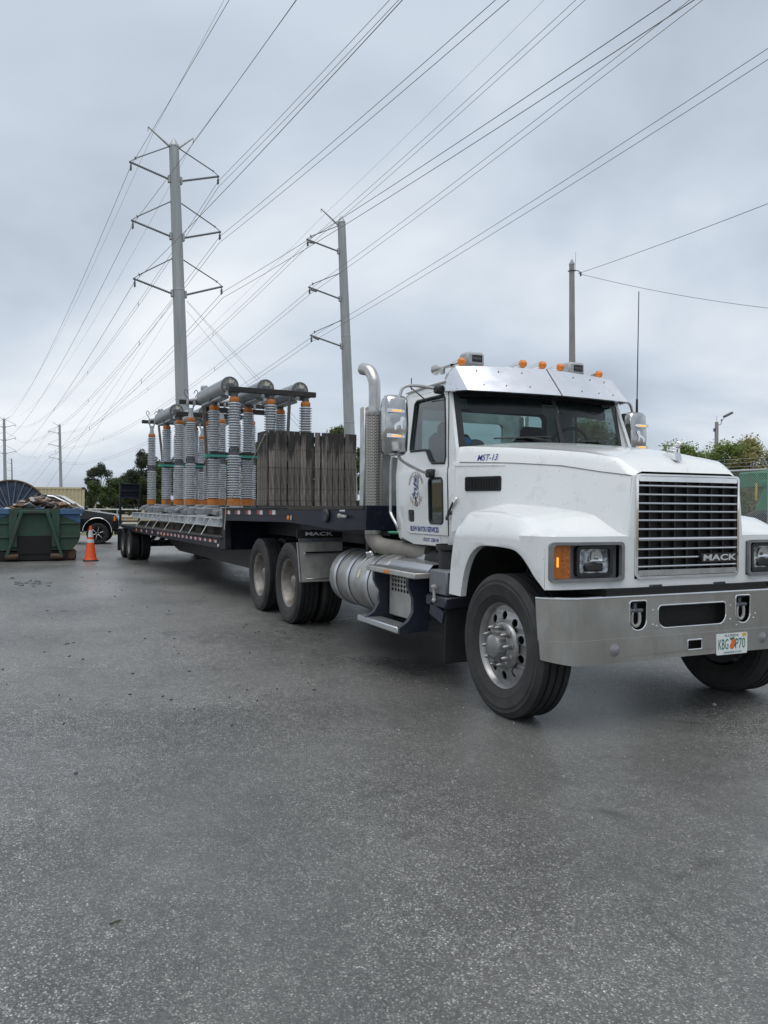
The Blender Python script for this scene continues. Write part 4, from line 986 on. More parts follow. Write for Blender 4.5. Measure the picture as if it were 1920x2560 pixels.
g = G(); g.lathe([(.05, 0), (.055, .01), (.055, .045), (.045, .055), (0, .056)], (-2.58, -1.05, 1.0), (0, -.42, .9), 20); fc_ = g.obj('filler_cap', 'chrome', FT)
g = G(); g.poly(rrect(-2.575, -2.515, .78, .86, .004), t=.002, f=lambda u, v, w: (u, -.925-math.sqrt(.3035**2-(v-.725)**2)-w, v)); g.obj('tank_sticker', 'sticker', FT)
g = G(); g.box((-3.0, -.7, .44), (.9, .25, .05)); g.obj('tank_bracket', 'black_frame', FT)
# ---- steps
S_ = thing('step_assembly', None, None); S_.parent = T
holes = []
for r_ in range(4):
    for c__ in range(9): holes.append(rrect(-1.975+c__*.063, -1.975+c__*.063+.042, .705+r_*.042-.0, .705+r_*.042+.03, .004, 1)[::-1])
g = G(); g.poly([(-2.02, .48), (-1.38, .48), (-1.38, .88), (-2.02, .88)], holes, .006, lambda u, v, w: (u, -1.11-w, v)); g.obj('kick_plate', 'dull_steel', S_, angle=0)
holes = [rrect(-2.23+c__*.05, -2.23+c__*.05+.034, .70+r_*.045, .70+r_*.045+.03, .004, 1)[::-1] for r_ in range(4) for c__ in range(2)]
g = G(); g.poly([(-2.26, .53), (-2.10, .48), (-2.10, .88), (-2.26, .88)], holes, .006, lambda u, v, w: (u, -1.13-w, v)); g.obj('kick_plate', 'dull_steel', S_, angle=0)
g = G(); g.box((-1.70, -1.175, .905), (1.03, .20, .05), .008); us = g.obj('upper_step', 'dull_steel', S_)
g = G()
for k in range(26): g.box((-2.19+k*.039, -1.175, .9325), (.012, .17, .006))
g.obj('step_tread', 'trim_grey', us, angle=0)
g = G(); g.box((-1.75, -1.2775, .902), (.11, .004, .026), .001); g.obj('step_marker', 'amber', us)
g = G(); g.box((-1.81, -1.26, .422), (.90, .17, .055), .008); ls = g.obj('lower_step', 'strap_alu', S_)
g = G()
for k in range(24): g.box((-2.22+k*.036, -1.26, .4505), (.014, .15, .006))
g.obj('step_tread', 'trim_grey', ls, angle=0)
for x in (-2.07, -1.35):
    g = G(); g.poly([(-1.34, .395), (-1.06, .41), (-1.06, .88), (-1.26, .88), (-1.26, .80), (-1.21, .70), (-1.21, .58), (-1.26, .50), (-1.34, .45)], t=.05, f=lambda u, v, w, x=x: (x+w, u, v)); g.obj('step_bracket', 'navy_bracket', S_)
g = G(); g.grid([[(x, -1.12, .925), (x, -1.06, .99), (x, -.88, 1.005)] for x in (-2.15, -1.25)]); g.grid([[(x, -.88, .93), (x, -.88, 1.05)] for x in (-2.3, -1.25)]); g.box((-1.7, -1.0, .935), (.88, .22, .02)); g.obj('battery_tray', 'strap_alu', S_)
g = G(); g.box((-1.72, -.84, .70), (.9, .42, .40), .02); g.obj('battery_box', 'black_frame', S_)
g = G(); g.box((-.93, -1.08, .875), (.30, .22, .20), .012); dbx = g.obj('fluid_tank', 'box_grey', T)
g = G(); g.box((-.93, -1.08, .72), (.34, .26, .09), .012); g.bar((-1.02, -1.2, .66), (-.80, -1.2, .60), .02, .1); g.obj('tank_cradle', 'navy_bracket', dbx)
g = G(); g.cyl((-.93, -1.22, .72), (-.93, -1.22, .86), .012, n=8); g.cyl((-.96, -1.22, .84), (-.90, -1.22, .84), .014, n=8); g.sphere((-.93, -1.22, .73), .02, 8, 6); g.obj('drain_valve', 'scrap_pale', dbx)
for sg in (-1, 1):
    g = G(); g.box((-.80, sg*.98, .50), (.015, .42, .54), .004); g.obj('mud_flap', 'rubber', T)
# ---- quarter fenders
for sg in (-1, 1):
    Q = thing('quarter_fender', None, None); Q.parent = T
    f = lambda d: (lambda u, v, w, d=d, sg=sg: (-4.25+d+w-(v-.58)*.10, sg*u, v))
    g = G(); g.poly([(.70, .577), (1.238, .577), (1.262, 1.10), (.70, 1.10)], t=.006, f=f(0)); g.obj('fender_plate', 'dull_steel', Q)
    g = G(); g.poly([(.70, 1.105), (1.285, 1.10), (1.285, 1.198), (.70, 1.194)], t=.012, f=f(.004)); rb = g.obj('rubber_guard', 'black_plastic', Q)
    g = G(); g.poly(rrect(.70, 1.262, 1.055, 1.10, .004), t=.004, f=f(.008)); g.obj('clamp_strip', 'cast_dark', Q)
    g = G(); g.cyl((-4.262, sg*1.19, .925), (-4.262, sg*.68, .925), .018, n=10); g.obj('support_tube', 'chrome', Q)
    g = G(); g.box((-4.225, sg*1.0, .615), (.01, .38, .012), .003); g.poly([(1.236, .577), (1.25, .577), (1.275, 1.05), (1.262, 1.05)], t=.05, f=f(-.02)); g.obj('fender_edge', 'brushed', Q)
    g = G(); g.box((-4.32, sg*.6, .9), (.08, .3, .08)); g.obj('fender_mount', 'black_frame', Q)
    text('lettering', 'MACK', 'letter_white', rb, -1.175, -.82, 1.132, 1.176, lambda u, v: (-4.238-(v-.58)*.10, u, v), bold=.03) if sg < 0 else None
# ---- wheels
def tire(R, w, rb):
    h = w/2; S = [(rb, h*.72), (rb+.012, h*.80), (rb+.05, h*.93), (lerp(rb, R, .28), h*.965), (lerp(rb, R, .30), h*.99), (lerp(rb, R, .33), h*.985), (lerp(rb, R, .36), h*1.0), (lerp(rb, R, .60), h), (lerp(rb, R, .62), h*1.015), (lerp(rb, R, .66), h*1.015), (lerp(rb, R, .68), h*.99), (lerp(rb, R, .76), h*.975), (lerp(rb, R, .78), h*.99), (lerp(rb, R, .81), h*.985), (R-.035, h*.93), (R-.012, h*.86)]
    tr = [(R, h*.78)]
    for gy in (.42, 0, -.42):
        y = gy*h
        tr += [(R, y+.010), (R-.014, y+.007), (R-.014, y-.007), (R, y-.010)]
    tr += [(R, -h*.78)]
    return S, tr
def steer_wheel(sg):
    w = thing('front_wheel', None, None); w.parent = T; w.location = (0, sg*1.055, .508)
    if sg > 0: w.rotation_euler = (0, 0, PI)
    S, tr = tire(.512, .285, .300)
    g = G(); g.lathe([(r, y) for r, y in tr]+[], (0, 0, 0), (0, -1, 0), 72); ty = g.obj('tyre', 'rubber', w, angle=25)
    for s_ in (1, -1):
        g = G(); g.lathe([(r, y*s_) for r, y in S]+[(.512, .285/2*.78*s_)], (0, 0, 0), (0, -1, 0), 72); g.obj('sidewall', 'sidewall', ty)
    g = G(); g.lathe([(.272, .055), (.285, .075), (.297, .105), (.306, .112), (.308, .104), (.300, .09)], (0, 0, 0), (0, -1, 0), 64); ri = g.obj('rim', 'rim_alu', w)
    hs = []
    for k in range(10):
        a = 2*PI*(k+.5)/10; hs.append([(.215*math.cos(a)+.031*math.cos(b), .215*math.sin(a)+.031*math.sin(b)) for b in [-2*PI*i/14 for i in range(14)]])
    def dm(u, v, t):
        r = math.hypot(u, v); y = itp(r, [(.0, .115), (.15, .112), (.185, .088), (.285, .068)])
        return (u, -(y+t), v)
    g = G(); g.poly(circ(0, 0, .286, 64), hs, .012, dm); g.obj('disc', 'rim_alu', ri, angle=30)
    g = G(); g.lathe([(.0, -.12), (.28, -.12)], (0, 0, 0), (0, -1, 0), 32); g.obj('brake_drum', 'black_plastic', ri)
    g = G(); g.lathe([(.178, .085), (.170, .108), (.155, .118), (.10, .119), (.092, .125), (.088, .17), (.080, .195), (.055, .207), (0, .21)], (0, 0, 0), (0, -1, 0), 40); g.obj('hub', 'rim_alu', w)
    for k in range(10):
        a = 2*PI*k/10+.1; g = G(); g.lathe([(.026, .112), (.026, .122), (.021, .126), (.019, .15), (.012, .18), (.004, .192), (0, .193)], (.137*math.cos(a), 0, .137*math.sin(a)), (0, -1, 0), 10); g.obj('lug_nut', 'rim_alu', w)
    return w
for sg in (-1, 1): steer_wheel(sg)
def dual(R, w, rb, parent, x, sg, outer, z, worn='rim_worn', n=64):
    W_ = thing('dual_wheel', None, None); W_.parent = parent; W_.location = (x, sg*(outer-w/2), z)
    if sg > 0: W_.rotation_euler = (0, 0, PI)
    S, tr = tire(R, w, rb)
    for off in (0, -(w+.045)):
        g = G(); g.lathe([(r, y+off) for r, y in tr], (0, 0, 0), (0, -1, 0), n); ty = g.obj('tyre', 'rubber', W_, angle=25)
        for s_ in (1, -1):
            g = G(); g.lathe([(r, y*s_+off) for r, y in S]+[(R, w/2*.78*s_+off)], (0, 0, 0), (0, -1, 0), n); g.obj('sidewall', 'sidewall', ty)
    h = w/2; k = rb/.30
    g = G(); g.lathe([(rb+.004, h*.70), (rb+.006, h*.80), (rb-.004, h*.78), (rb-.02*k, h*.55), (rb-.030*k, h*.1), (rb-.045*k, -h*.2), (rb-.05*k, -h*.85), (.145*k, -h*.85)], (0, 0, 0), (0, -1, 0), n); ri = g.obj('rim', worn, W_, angle=50)
    g = G(); g.lathe([(.145*k, -h*.86), (.125*k, -h*.5), (.11*k, h*.1), (.09*k, h*.35), (.05*k, h*.45), (0, h*.46)], (0, 0, 0), (0, -1, 0), 24); g.obj('hub', worn, ri)
    for q in range(8):
        a = 2*PI*q/8; g = G(); g.lathe([(.022*k, -h*.84), (.02*k, -h*.6), (0, -h*.6)], (.175*k*math.cos(a), 0, .175*k*math.sin(a)), (0, -1, 0), 8); g.obj('lug_nut', worn, ri)
    return W_
for x in (-4.887, -6.222):
    for sg in (-1, 1): dual(.512, .275, .300, T, x, sg, 1.225, .508)

mat('housing_grey', (0.16, 0.17, 0.18), (0.22, 0.23, 0.24), rough=0.55, ns=9)
mat('rim_pale', (0.22, 0.22, 0.205), (0.28, 0.28, 0.26), rough=0.6, ns=6)
# ---------------------------------------------------------------- trailer (local X forward, origin at the kingpin)
TH = 0.033
KP = (-5.5, 0.0)
def TW(X, Y, Z=0.0):
    c, s = math.cos(TH), math.sin(TH)
    return Vector((KP[0]+X*c-Y*s, KP[1]+X*s+Y*c, Z))
R = thing('flatbed_trailer', 'dark navy step deck trailer with upright loading ramps carrying insulator columns', 'trailer', (KP[0], KP[1], 0), TH)
HW = 1.29
def utop(X): return 1.445+(X+2.35)*.0105
def ltop(X): return .972+(X+2.35)*.0075
# upper deck
for sg in (-1, 1):
    pl = [(-2.35, 1.245), (.72, 1.285), (1.3, 1.27), (2.3, 1.235), (3.0, 1.26), (3.0, utop(3.0)), (-2.35, utop(-2.35))]
    g = G(); g.poly(pl, t=.05, f=lambda u, v, w, sg=sg: (u, sg*(HW-.026+w), v)); UR = g.obj('upper_rail', 'navy', R)
    g = G(); g.bar((-2.35, sg*(HW+.006), utop(-2.35)-.012), (.75, sg*(HW+.006), utop(.75)-.012), .02, .02, .004); g.bar((-2.3, sg*(HW+.004), 1.338), (.8, sg*(HW+.004), 1.372), .012, .008); g.obj('rub_rail', 'navy_dull', UR)
    # reflective tape
    for k in range(5):
        X = -2.08+k*.54
        for dx, m in ((0, 'tape_red'), (.125, 'tape_white')):
            g = G(); g.box((X+dx, sg*(HW+.0015), utop(X)-.064), (.125, .003, .07)); g.obj('reflective_tape', m, UR, angle=0)
    g = G(); g.lathe([(.03, 0), (.03, .012), (.022, .02), (0, .022)], (.78, sg*HW, 1.34), (0, sg, 0), 14); g.obj('marker_lamp', 'amber', UR)
    g = G(); g.box((.87, sg*(HW+.004), 1.34), (.05, .008, .06), .003); g.obj('lamp_bracket', 'scrap_pale', UR)
    # drop side post and lower rail
    g = G(); g.box((-2.26, sg*(HW-.05), 1.115), (.18, .10, .66), .006); g.obj('drop_post', 'navy_dull', R)
    pl = [(-2.35, .785), (-11.1, .775), (-11.1, ltop(-11.1)), (-2.35, ltop(-2.35))]
    g = G(); g.poly(pl, t=.05, f=lambda u, v, w, sg=sg: (u, sg*(HW-.026+w), v)); LR = g.obj('lower_rail', 'navy_dull', R)
    g = G(); g.bar((-2.35, sg*(HW+.012), .962), (-11.1, sg*(HW+.012), ltop(-11.1)-.01), .03, .022, .004); g.obj('rub_rail', 'navy_dull', LR)
    for k in range(24):
        X = -2.75-k*.35
        for dx, m in ((0, 'tape_white'), (-.12, 'tape_red')):
            if k % 2 and k > 14: continue
            g = G(); g.box((X+dx, sg*(HW+.0015), ltop(X)-.066), (.118, .003, .062)); g.obj('reflective_tape', m, LR, angle=0)
    for X in (-2.55, -7.0, -10.4):
        g = G(); g.box((X, sg*(HW+.01), .835), (.07, .02, .045), .005); g.obj('marker_lamp', 'sticker' if X > -5 else 'amber', LR)
    pl = [(-11.1, .80), (-13.5, .86), (-13.5, .93), (-11.1, ltop(-11.1))]
    g = G(); g.poly(pl, t=.04, f=lambda u, v, w, sg=sg: (u, sg*(HW-.02+w), v)); g.obj('wheel_rail', 'navy_dull', R)
    g = G(); g.box((-13.62, sg*1.05, .47), (.012, .5, .62)); g.obj('mud_flap', 'rubber', R)
    g = G(); g.box((-12.46, sg*1.28, .78), (.08, .03, .16)); g.obj('wheel_stay', 'navy_dull', R)
    # landing gear (raised)
    g = G(); g.box((.35, sg*.78, .98), (.12, .12, .55), .008); g.box((.35, sg*.78, .70), (.22, .20, .03), .005); g.obj('landing_leg', 'navy_dull', R)
    # tie strap plates on lower rail
# deck boards
for k in range(9):
    g = G(); y = -1.16+k*.29
    g.bar((-2.34, y, utop(-2.35)-.022), (2.98, y, utop(2.98)-.022), .28, .04, .004); g.obj('deck_board', 'deck_wood', R)
for k in range(9):
    g = G(); y = -1.16+k*.29
    g.bar((-2.36, y, ltop(-2.35)-.03), (-13.5, y, ltop(-13.5)-.03+.04), .28, .04, .004); g.obj('deck_board', 'deck_wood', R)
g = G(); g.box((-2.31, 0, 1.10), (.03, 2.46, .64)); g.obj('drop_plate', 'navy', R)
g = G(); g.box((3.02, 0, 1.38), (.04, 2.58, .25), .006); g.box((1.6, 0, 1.215), (2.6, 1.9, .05)); g.obj('nose_plate', 'navy', R)
g = G()
for sg in (-1, 1):
    g.box((.4, sg*.5, 1.14), (5.3, .14, .22), .006)
    g.poly([(-2.3, .40), (-8.8, .40), (-10.2, .62), (-13.4, .62), (-13.4, .80), (-2.3, .78)], t=.14, f=lambda u, v, w, sg=sg: (u, sg*.52+w, v))
for k in range(14): g.box((-2.7-k*.75, 0, .80), (.08, 2.45, .09))
g.obj('main_beam', 'black_frame', R)
g = G(); g.cyl((0, 0, 1.05), (0, 0, 1.2), .045, n=12); g.obj('kingpin', 'black_frame', R)
g = G(); g.lathe([(.075, 0), (.08, .012), (.07, .03), (.05, .035), (.03, .028), (0, .03)], (2.02, -HW, 1.385), (0, -1, 0), 20); g.obj('hose_reel_cap', 'black_frame', R)
g = G(); g.box((2.45, -HW-.002, 1.455), (.14, .004, .035)); g.obj('name_tag', 'plate_white', R, angle=0)
g = G(); g.cyl((2.5, -HW, 1.385), (2.5, -HW-.06, 1.385), .018, n=8); g.box((2.56, -HW-.04, 1.385), (.14, .02, .025), .004); g.sphere((2.48, -HW-.05, 1.39), .026, 8, 6); g.obj('air_coupling', 'scrap_pale', R)
g = G(); g.box((-13.62, 0, .70), (.08, 2.5, .14), .006); g.obj('rear_bumper', 'navy_dull', R)
for y in (-1.2, 1.2):
    g = G(); g.box((-13.665, y, .70), (.01, .10, .08), .003); g.obj('tail_lamp', 'tape_red', R)
for sg in (-1, 1):
    RP = thing('ramp', None, None); RP.parent = R
    for y in (1.27, .75):
        g = G(); g.box((-13.35, sg*y, 1.49), (.10, .05, 1.18), .006); g.obj('ramp_rail', 'navy_dull', RP)
    for z in (1.0, 1.21, 1.43, 1.66, 1.86, 2.05):
        g = G(); g.box((-13.35, sg*1.01, z), (.10, .48, .035), .005); g.obj('ramp_rung', 'navy_dull', RP)
    g = G(); g.box((-13.37, sg*1.01, 1.95), (.012, .47, .17)); g.box((-13.37, sg*1.01, 1.76), (.012, .47, .16)); g.obj('ramp_plate', 'navy', RP)
for X in (-11.95, -13.02):
    for sg in (-1, 1): dual(.410, .24, .245, R, X, sg, 1.265, .408, 'rim_pale', 40)
g = G()
for X in (-11.95, -13.02): g.cyl((X, -1.0, .41), (X, 1.0, .41), .065, n=10)
for X in (-11.3, -12.5):
    for sg in (-1, 1): g.bar((X+.3, sg*.52, .62), (X-.5, sg*.52, .42), .08, .08)
g.box((-10.7, 0, .52), (.5, .5, .14), .04); g.box((-10.4, -.3, .5), (.2, .2, .1), .03)
g.obj('trailer_axle', 'black_frame', R)

# ---------------------------------------------------------------- load on the trailer
def lot(name, label, cat, X, Y, Z, group=None):
    return thing(name, label, cat, TW(X, Y, Z), TH, group)
# steel base frames on timbers
for i, (xa, xb, lab) in enumerate(((-3.3, -7.65, 'galvanised steel base frame strapped to the deck behind the step'), (-7.75, -12.6, 'galvanised steel base frame strapped to the rear of the trailer deck'))):
    B = lot('base_frame', lab, 'steel frame', xa, 0, 0, 'steel base frames under the insulators'); L_ = xb-xa
    for y in (-1.0, 1.0):
        g = G(); z0, z1 = 1.11, 1.262
        g.box((L_/2, y, (z0+z1)/2), (abs(L_), .012, z1-z0)); g.box((L_/2, y, z1-.006), (abs(L_), .13, .012)); g.box((L_/2, y, z0+.006), (abs(L_), .13, .012))
        for k in range(5): g.box((L_*(.02+.24*k), y-.03*(1 if y > 0 else -1)*-1, (z0+z1)/2), (.012, .11, z1-z0-.02))
        g.obj('beam', 'galv_bright', B)
    for k in range(6):
        g = G(); g.box((L_*(.04+.184*k), 0, 1.20), (.12, 1.9, .10), .006); g.obj('cross_member', 'galv', B)
    # operating linkage and pedestal clutter
    for (dx, dy, sx, sy, sz) in ((-.1, -.85, .5, .3, .12), (-1.0, -.8, .35, .25, .10), (-1.75, -.84, .62, .34, .13), (-2.8, -.82, .5, .3, .14), (-3.5, -.8, .4, .3, .10)):
        g = G(); g.box((dx, dy, 1.30+sz/2), (sx, sy, sz), .02); g.box((dx-.1, dy+.1, 1.35+sz/2), (sx*.5, sy*.6, sz), .02); g.obj('drive_housing', 'housing_grey', B)
    for dx in (-1.55, -3.55):
        g = G(); g.tube([(dx-.65, -.95, 1.36), (dx+.1, -.95, 1.44)], .030, 10); g.obj('operating_rod', 'galv', B)
        g = G(); g.tube([(dx-1.1, -.9, 1.33), (dx-.6, -.9, 1.36), (dx-.2, -.85, 1.46)], .022, 8); g.obj('link_arm', 'galv', B)
    for k in range(5):
        xx = xa+L_*(.06+.22*k)
        o = G(); o.box((0, 0, 0), (.46, 1.86, .135), .008); ob = o.obj('dunnage_timber', 'dunnage', None, loc=TW(xx, 0, ltop(xx)+.0675)); ob.rotation_euler = (0, 0, TH)
        tag(ob, f'weathered timber {("nearest", "second", "third", "fourth", "fifth")[k]} to the truck under the {("front", "rear")[i]} steel base frame', 'timber', 'timbers under the steel frames')
# insulator pole units
def shed_col(g, x, y, z0, z1, r, n, joint, nseg=28):
    prof = []
    h = (z1-z0)
    for a, b, m, rr in ((z0, joint-.07, n, r*1.06), (joint+.07, z1, n, r)):
        prof.append((rr*.62, a))
        p = (b-a)/m
        for k in range(m):
            z = a+p*(k+.5)
            prof += [(rr*.70, z-p*.26), (rr*.95, z-p*.22), (rr, z-p*.12), (rr*.985, z+p*.04), (rr*.74, z+p*.30)]
        prof.append((rr*.62, b))
    g.lathe(prof, (x, y, 0), (0, 0, 1), nseg)
DX_MID, DX_THIN = -1.42, -3.42
protos = {}
def make_unit():
    U = thing('insulator_unit', None, None)
    for X, zt, r in ((0, 3.335, .120), (DX_MID, 3.335, .120), (DX_THIN, 3.29, .112)):
        P = thing('insulator_column', None, None); P.parent = U
        g = G(); shed_col(g, X, 0, 1.61, zt, r, 17, 2.455); g.obj('porcelain', 'porcelain', P, angle=60)
        g = G(); g.lathe([(.135, 1.262), (.135, 1.28), (.085, 1.29), (.085, 1.46), (.13, 1.47), (.13, 1.485), (.0, 1.486)], (X, 0, 0), (0, 0, 1), 20); g.obj('pedestal', 'housing_grey', P)
        g = G(); g.lathe([(.118, 1.486), (.118, 1.60), (.10, 1.612), (.07, 1.613)], (X, 0, 0), (0, 0, 1), 24); g.obj('base_band', 'ins_orange', P)
        g = G(); g.lathe([(.07, 2.385), (.092, 2.39), (.094, 2.425), (.085, 2.43), (.085, 2.475), (.094, 2.48), (.092, 2.52), (.07, 2.525)], (X, 0, 0), (0, 0, 1), 20)
        for k in range(8): a = 2*PI*k/8; g.cyl((X+.094*math.cos(a), .094*math.sin(a), 2.415), (X+.094*math.cos(a), .094*math.sin(a), 2.495), .010, n=6)
        g.obj('joint_flange', 'cast_dark', P)
        g = G(); g.lathe([(.07, zt), (.088, zt+.004), (.092, zt+.03), (.092, zt+.06), (.075, zt+.09), (.0, zt+.092)], (X, 0, 0), (0, 0, 1), 24); g.obj('top_band', 'ins_orange', P)
        if X > -3:
            g = G(); g.lathe([(.06, zt+.09), (.065, zt+.10), (.06, zt+.16), (.085, zt+.19)], (X, 0, 0), (0, 0, 1), 16); g.box((X-.02, 0, zt+.19), (.16, .2, .04), .008); g.obj('cap_casting', 'cast_dark', P)
        else:
            g = G(); g.lathe([(.065, zt+.09), (.062, zt+.12), (.045, zt+.2), (.04, zt+.3)], (X, 0, 0), (0, 0, 1), 14)
            for s_ in (-1, 1):
                g.tube(arc([(X, s_*.035, zt+.22), (X, s_*.055, zt+.33), (X, s_*.085, zt+.38), (X, s_*.075, zt+.46), (X, s_*.05, zt+.50)], 4), .017, 8)
                g.box((X, s_*.062, zt+.40), (.05, .03, .14), .008)
            g.obj('fork_clamp', 'galv', P)
            g = G()
            for s_ in (-1, 1): g.tube(arc([(X, s_*.05, zt+.46), (X, s_*.10, zt+.55), (X, s_*.15, zt+.64), (X, s_*.11, zt+.70), (X, s_*.06, zt+.62)], 5), .0085, 6)
            g.obj('arcing_horn', 'cast_dark', P)
    TZ = 3.675; x0, x1 = -.30, -2.25
    g = G(); g.lathe([(.0, 0), (.145, 0), (.16, .004), (.165, .012), (.165, .03), (.155, .034), (.155, x0-x1-.02), (.150, x0-x1), (.0, x0-x1)], (x0, 0, TZ), (-1, 0, 0), 36); TK = g.obj('interrupter_tank', 'tank_grey', U)
    g = G(); g.lathe([(.138, -.012), (.138, .004)], (x0, 0, TZ), (-1, 0, 0), 30, True); g.obj('end_cover', 'tank_face', TK)
    g = G(); g.lathe([(.135, -.015), (.150, -.018), (.164, -.008), (.166, .012), (.160, .016)], (x0, 0, TZ), (-1, 0, 0), 36); g.obj('end_ring', 'cast_dark', TK)
    g = G()
    for k in range(10): a = 2*PI*k/10; g.cyl((x0+.024, .118*math.cos(a), TZ+.118*math.sin(a)), (x0, .118*math.cos(a), TZ+.118*math.sin(a)), .012, n=6)
    g.box((x0+.02, .03, TZ+.01), (.03, .10, .07), .01); g.box((x0+.02, -.05, TZ-.02), (.03, .05, .12), .01); g.obj('end_fitting', 'cast_dark', TK)
    g = G(); g.box((x0+.015, .02, TZ+.075), (.006, .085, .06)); g.obj('rating_plate', 'sticker', TK)
    for k in range(9): g = G(); g.sphere((x0-.22-k*.19, -.142, TZ+.055), .012, 6, 4); g.obj('rivet', 'cast_dark', TK)
    g = G(); g.box((x0-1.1, 0, TZ-.17), (1.5, .16, .05), .01); g.bar((x0-.02, 0, TZ-.15), (x0+.22, 0, TZ-.19), .18, .07, .01); g.obj('tank_saddle', 'tank_grey', TK)
    g = G(); g.box((x1+.02, 0, TZ+.19), (.16, .12, .11), .02); g.box((x1-.03, 0, TZ+.08), (.06, .06, .2), .01); g.box((x1+.35, .03, TZ+.165), (.12, .07, .03), .008); g.obj('terminal_pad', 'galv', TK)
    g = G(); g.box((x1-.015, 0, TZ-.03), (.03, .24, .26), .02); g.obj('tank_collar', 'cast_dark', TK)
    g = G(); g.tube([(x1, 0, TZ+.005), (DX_THIN-.06, 0, TZ+.095)], [.040, .030], 12); g.obj('switch_blade', 'galv_bright', U)
    return U
proto = make_unit()
FRX = {0: -3.85, 1: -8.42}
first = True
names = ['nearest the road side', 'in the middle', 'farthest from the camera']
for gi, gx in FRX.items():
    for k in range(3):
        U = proto if first else copy_tree(proto); first = False
        U.location = TW(gx, (k-1)*.68, 0); U.rotation_euler = (0, 0, TH)
        U['label'] = f'grey ribbed insulator unit with orange bands, {("leftmost", "middle", "rightmost")[k]} of the {("three larger ones nearer the crates", "three smaller ones nearer the ramps")[gi]}'
        U['category'] = 'insulator'; U['group'] = 'insulator units on the trailer'
# timbers and braces tying the units
def timber(name, X0, Y0, Z0, X1, Y1, Z1, w, h, m, label, cat='timber'):
    a, b = TW(X0, Y0, Z0), TW(X1, Y1, Z1); c = (a+b)/2
    g = G(); g.bar(a-c, b-c, w, h, .006); o = g.obj(name, m, None, loc=c); return tag(o, label, cat)
timber('tie_timber', -4.0+.19, -.80, 3.56, -4.0+.19, .86, 3.56, .09, .095, 'timber_black', 'black wooden beam across the front ends of the three larger tanks')
timber('tie_timber', -7.42, -.90, 3.73, -7.42, .98, 3.73, .09, .09, 'timber_black', 'dark wooden beam behind the forked columns of the larger insulators')
timber('tie_timber', -8.42+.19, -.80, 3.56, -8.42+.19, .86, 3.56, .09, .095, 'timber_black', 'black wooden beam across the ends of the smaller tanks')
timber('tie_timber', -12.2, -.88, 3.73, -12.2, .98, 3.73, .09, .09, 'timber_black', 'dark wooden beam behind the rearmost forked columns')
timber('tie_timber', -6.05, -.66, 3.44, -6.05, .80, 3.44, .10, .10, 'timber_black', 'dark wooden block beam under the rear ends of the larger tanks')
timber('brace', -3.78, .34, 3.50, -3.2, .05, 1.45, .05, .09, 'timber_black', 'black diagonal wooden brace rising from behind the crates', 'brace')
timber('brace', -6.5, -.60, 3.60, -5.6, -.66, 1.40, .05, .08, 'timber_brown', 'brown diagonal brace between the larger tank and the deck', 'brace')
timber('brace', -11.2, -.62, 3.55, -9.6, -.70, 1.40, .05, .07, 'timber_brown', 'thin brown brace leaning beside the smaller insulators', 'brace')
for gi, (gx, lab) in enumerate(((FRX[0], 'teal strap and board across the middle columns of the larger insulators'), (FRX[1], 'teal strap and board across the middle columns of the smaller insulators'))):
    X = gx+DX_MID
    St = lot('load_strap', lab, 'strap', X, 0, 0)
    for x in (.145, -.145):
        g = G(); g.box((x, 0, 2.44), (.006, 1.72, .05)); g.obj('webbing', 'strap_teal', St, angle=0)
    g = G(); g.box((.125, .03, 2.455), (.03, 1.62, .12)); g.obj('strap_board', 'timber_black', St, angle=0)
    for y in (-.86, .86):
        g = G(); g.box((0, y, 2.44), (.29, .006, .05)); g.obj('webbing', 'strap_teal', St, angle=0)
# tie-down straps from frame to rail
for k, X in enumerate((-3.85, -4.80, -5.55, -7.08, -8.40, -9.30, -10.55)):
    a, b = TW(X-.12, -1.055, 1.268), TW(X, -1.305, .90); c = (a+b)/2
    g = G(); g.bar(a-c, b-c, .006, .05, upv=(0, 1, 0.6)); o = g.obj('tie_down', 'strap_grey', None, loc=c)
    tag(o, f'grey tie-down strap slanting from the steel frame to the deck edge, {("first", "second", "third", "fourth", "fifth", "sixth", "seventh")[k]} from the truck', 'strap', 'tie-down straps along the deck edge')
a, b = TW(-.40, -1.22, 2.47), TW(-2.1, -1.30, 1.45)
g = G(); g.tube([a-a, (a+b)/2-a+Vector((0, 0, -.03)), b-a, b-a+Vector((-.02, -.02, -.35))], .008, 6); tag(g.obj('rope', 'rope', None, loc=a), 'pale rope running from the crates down to the deck edge', 'rope')
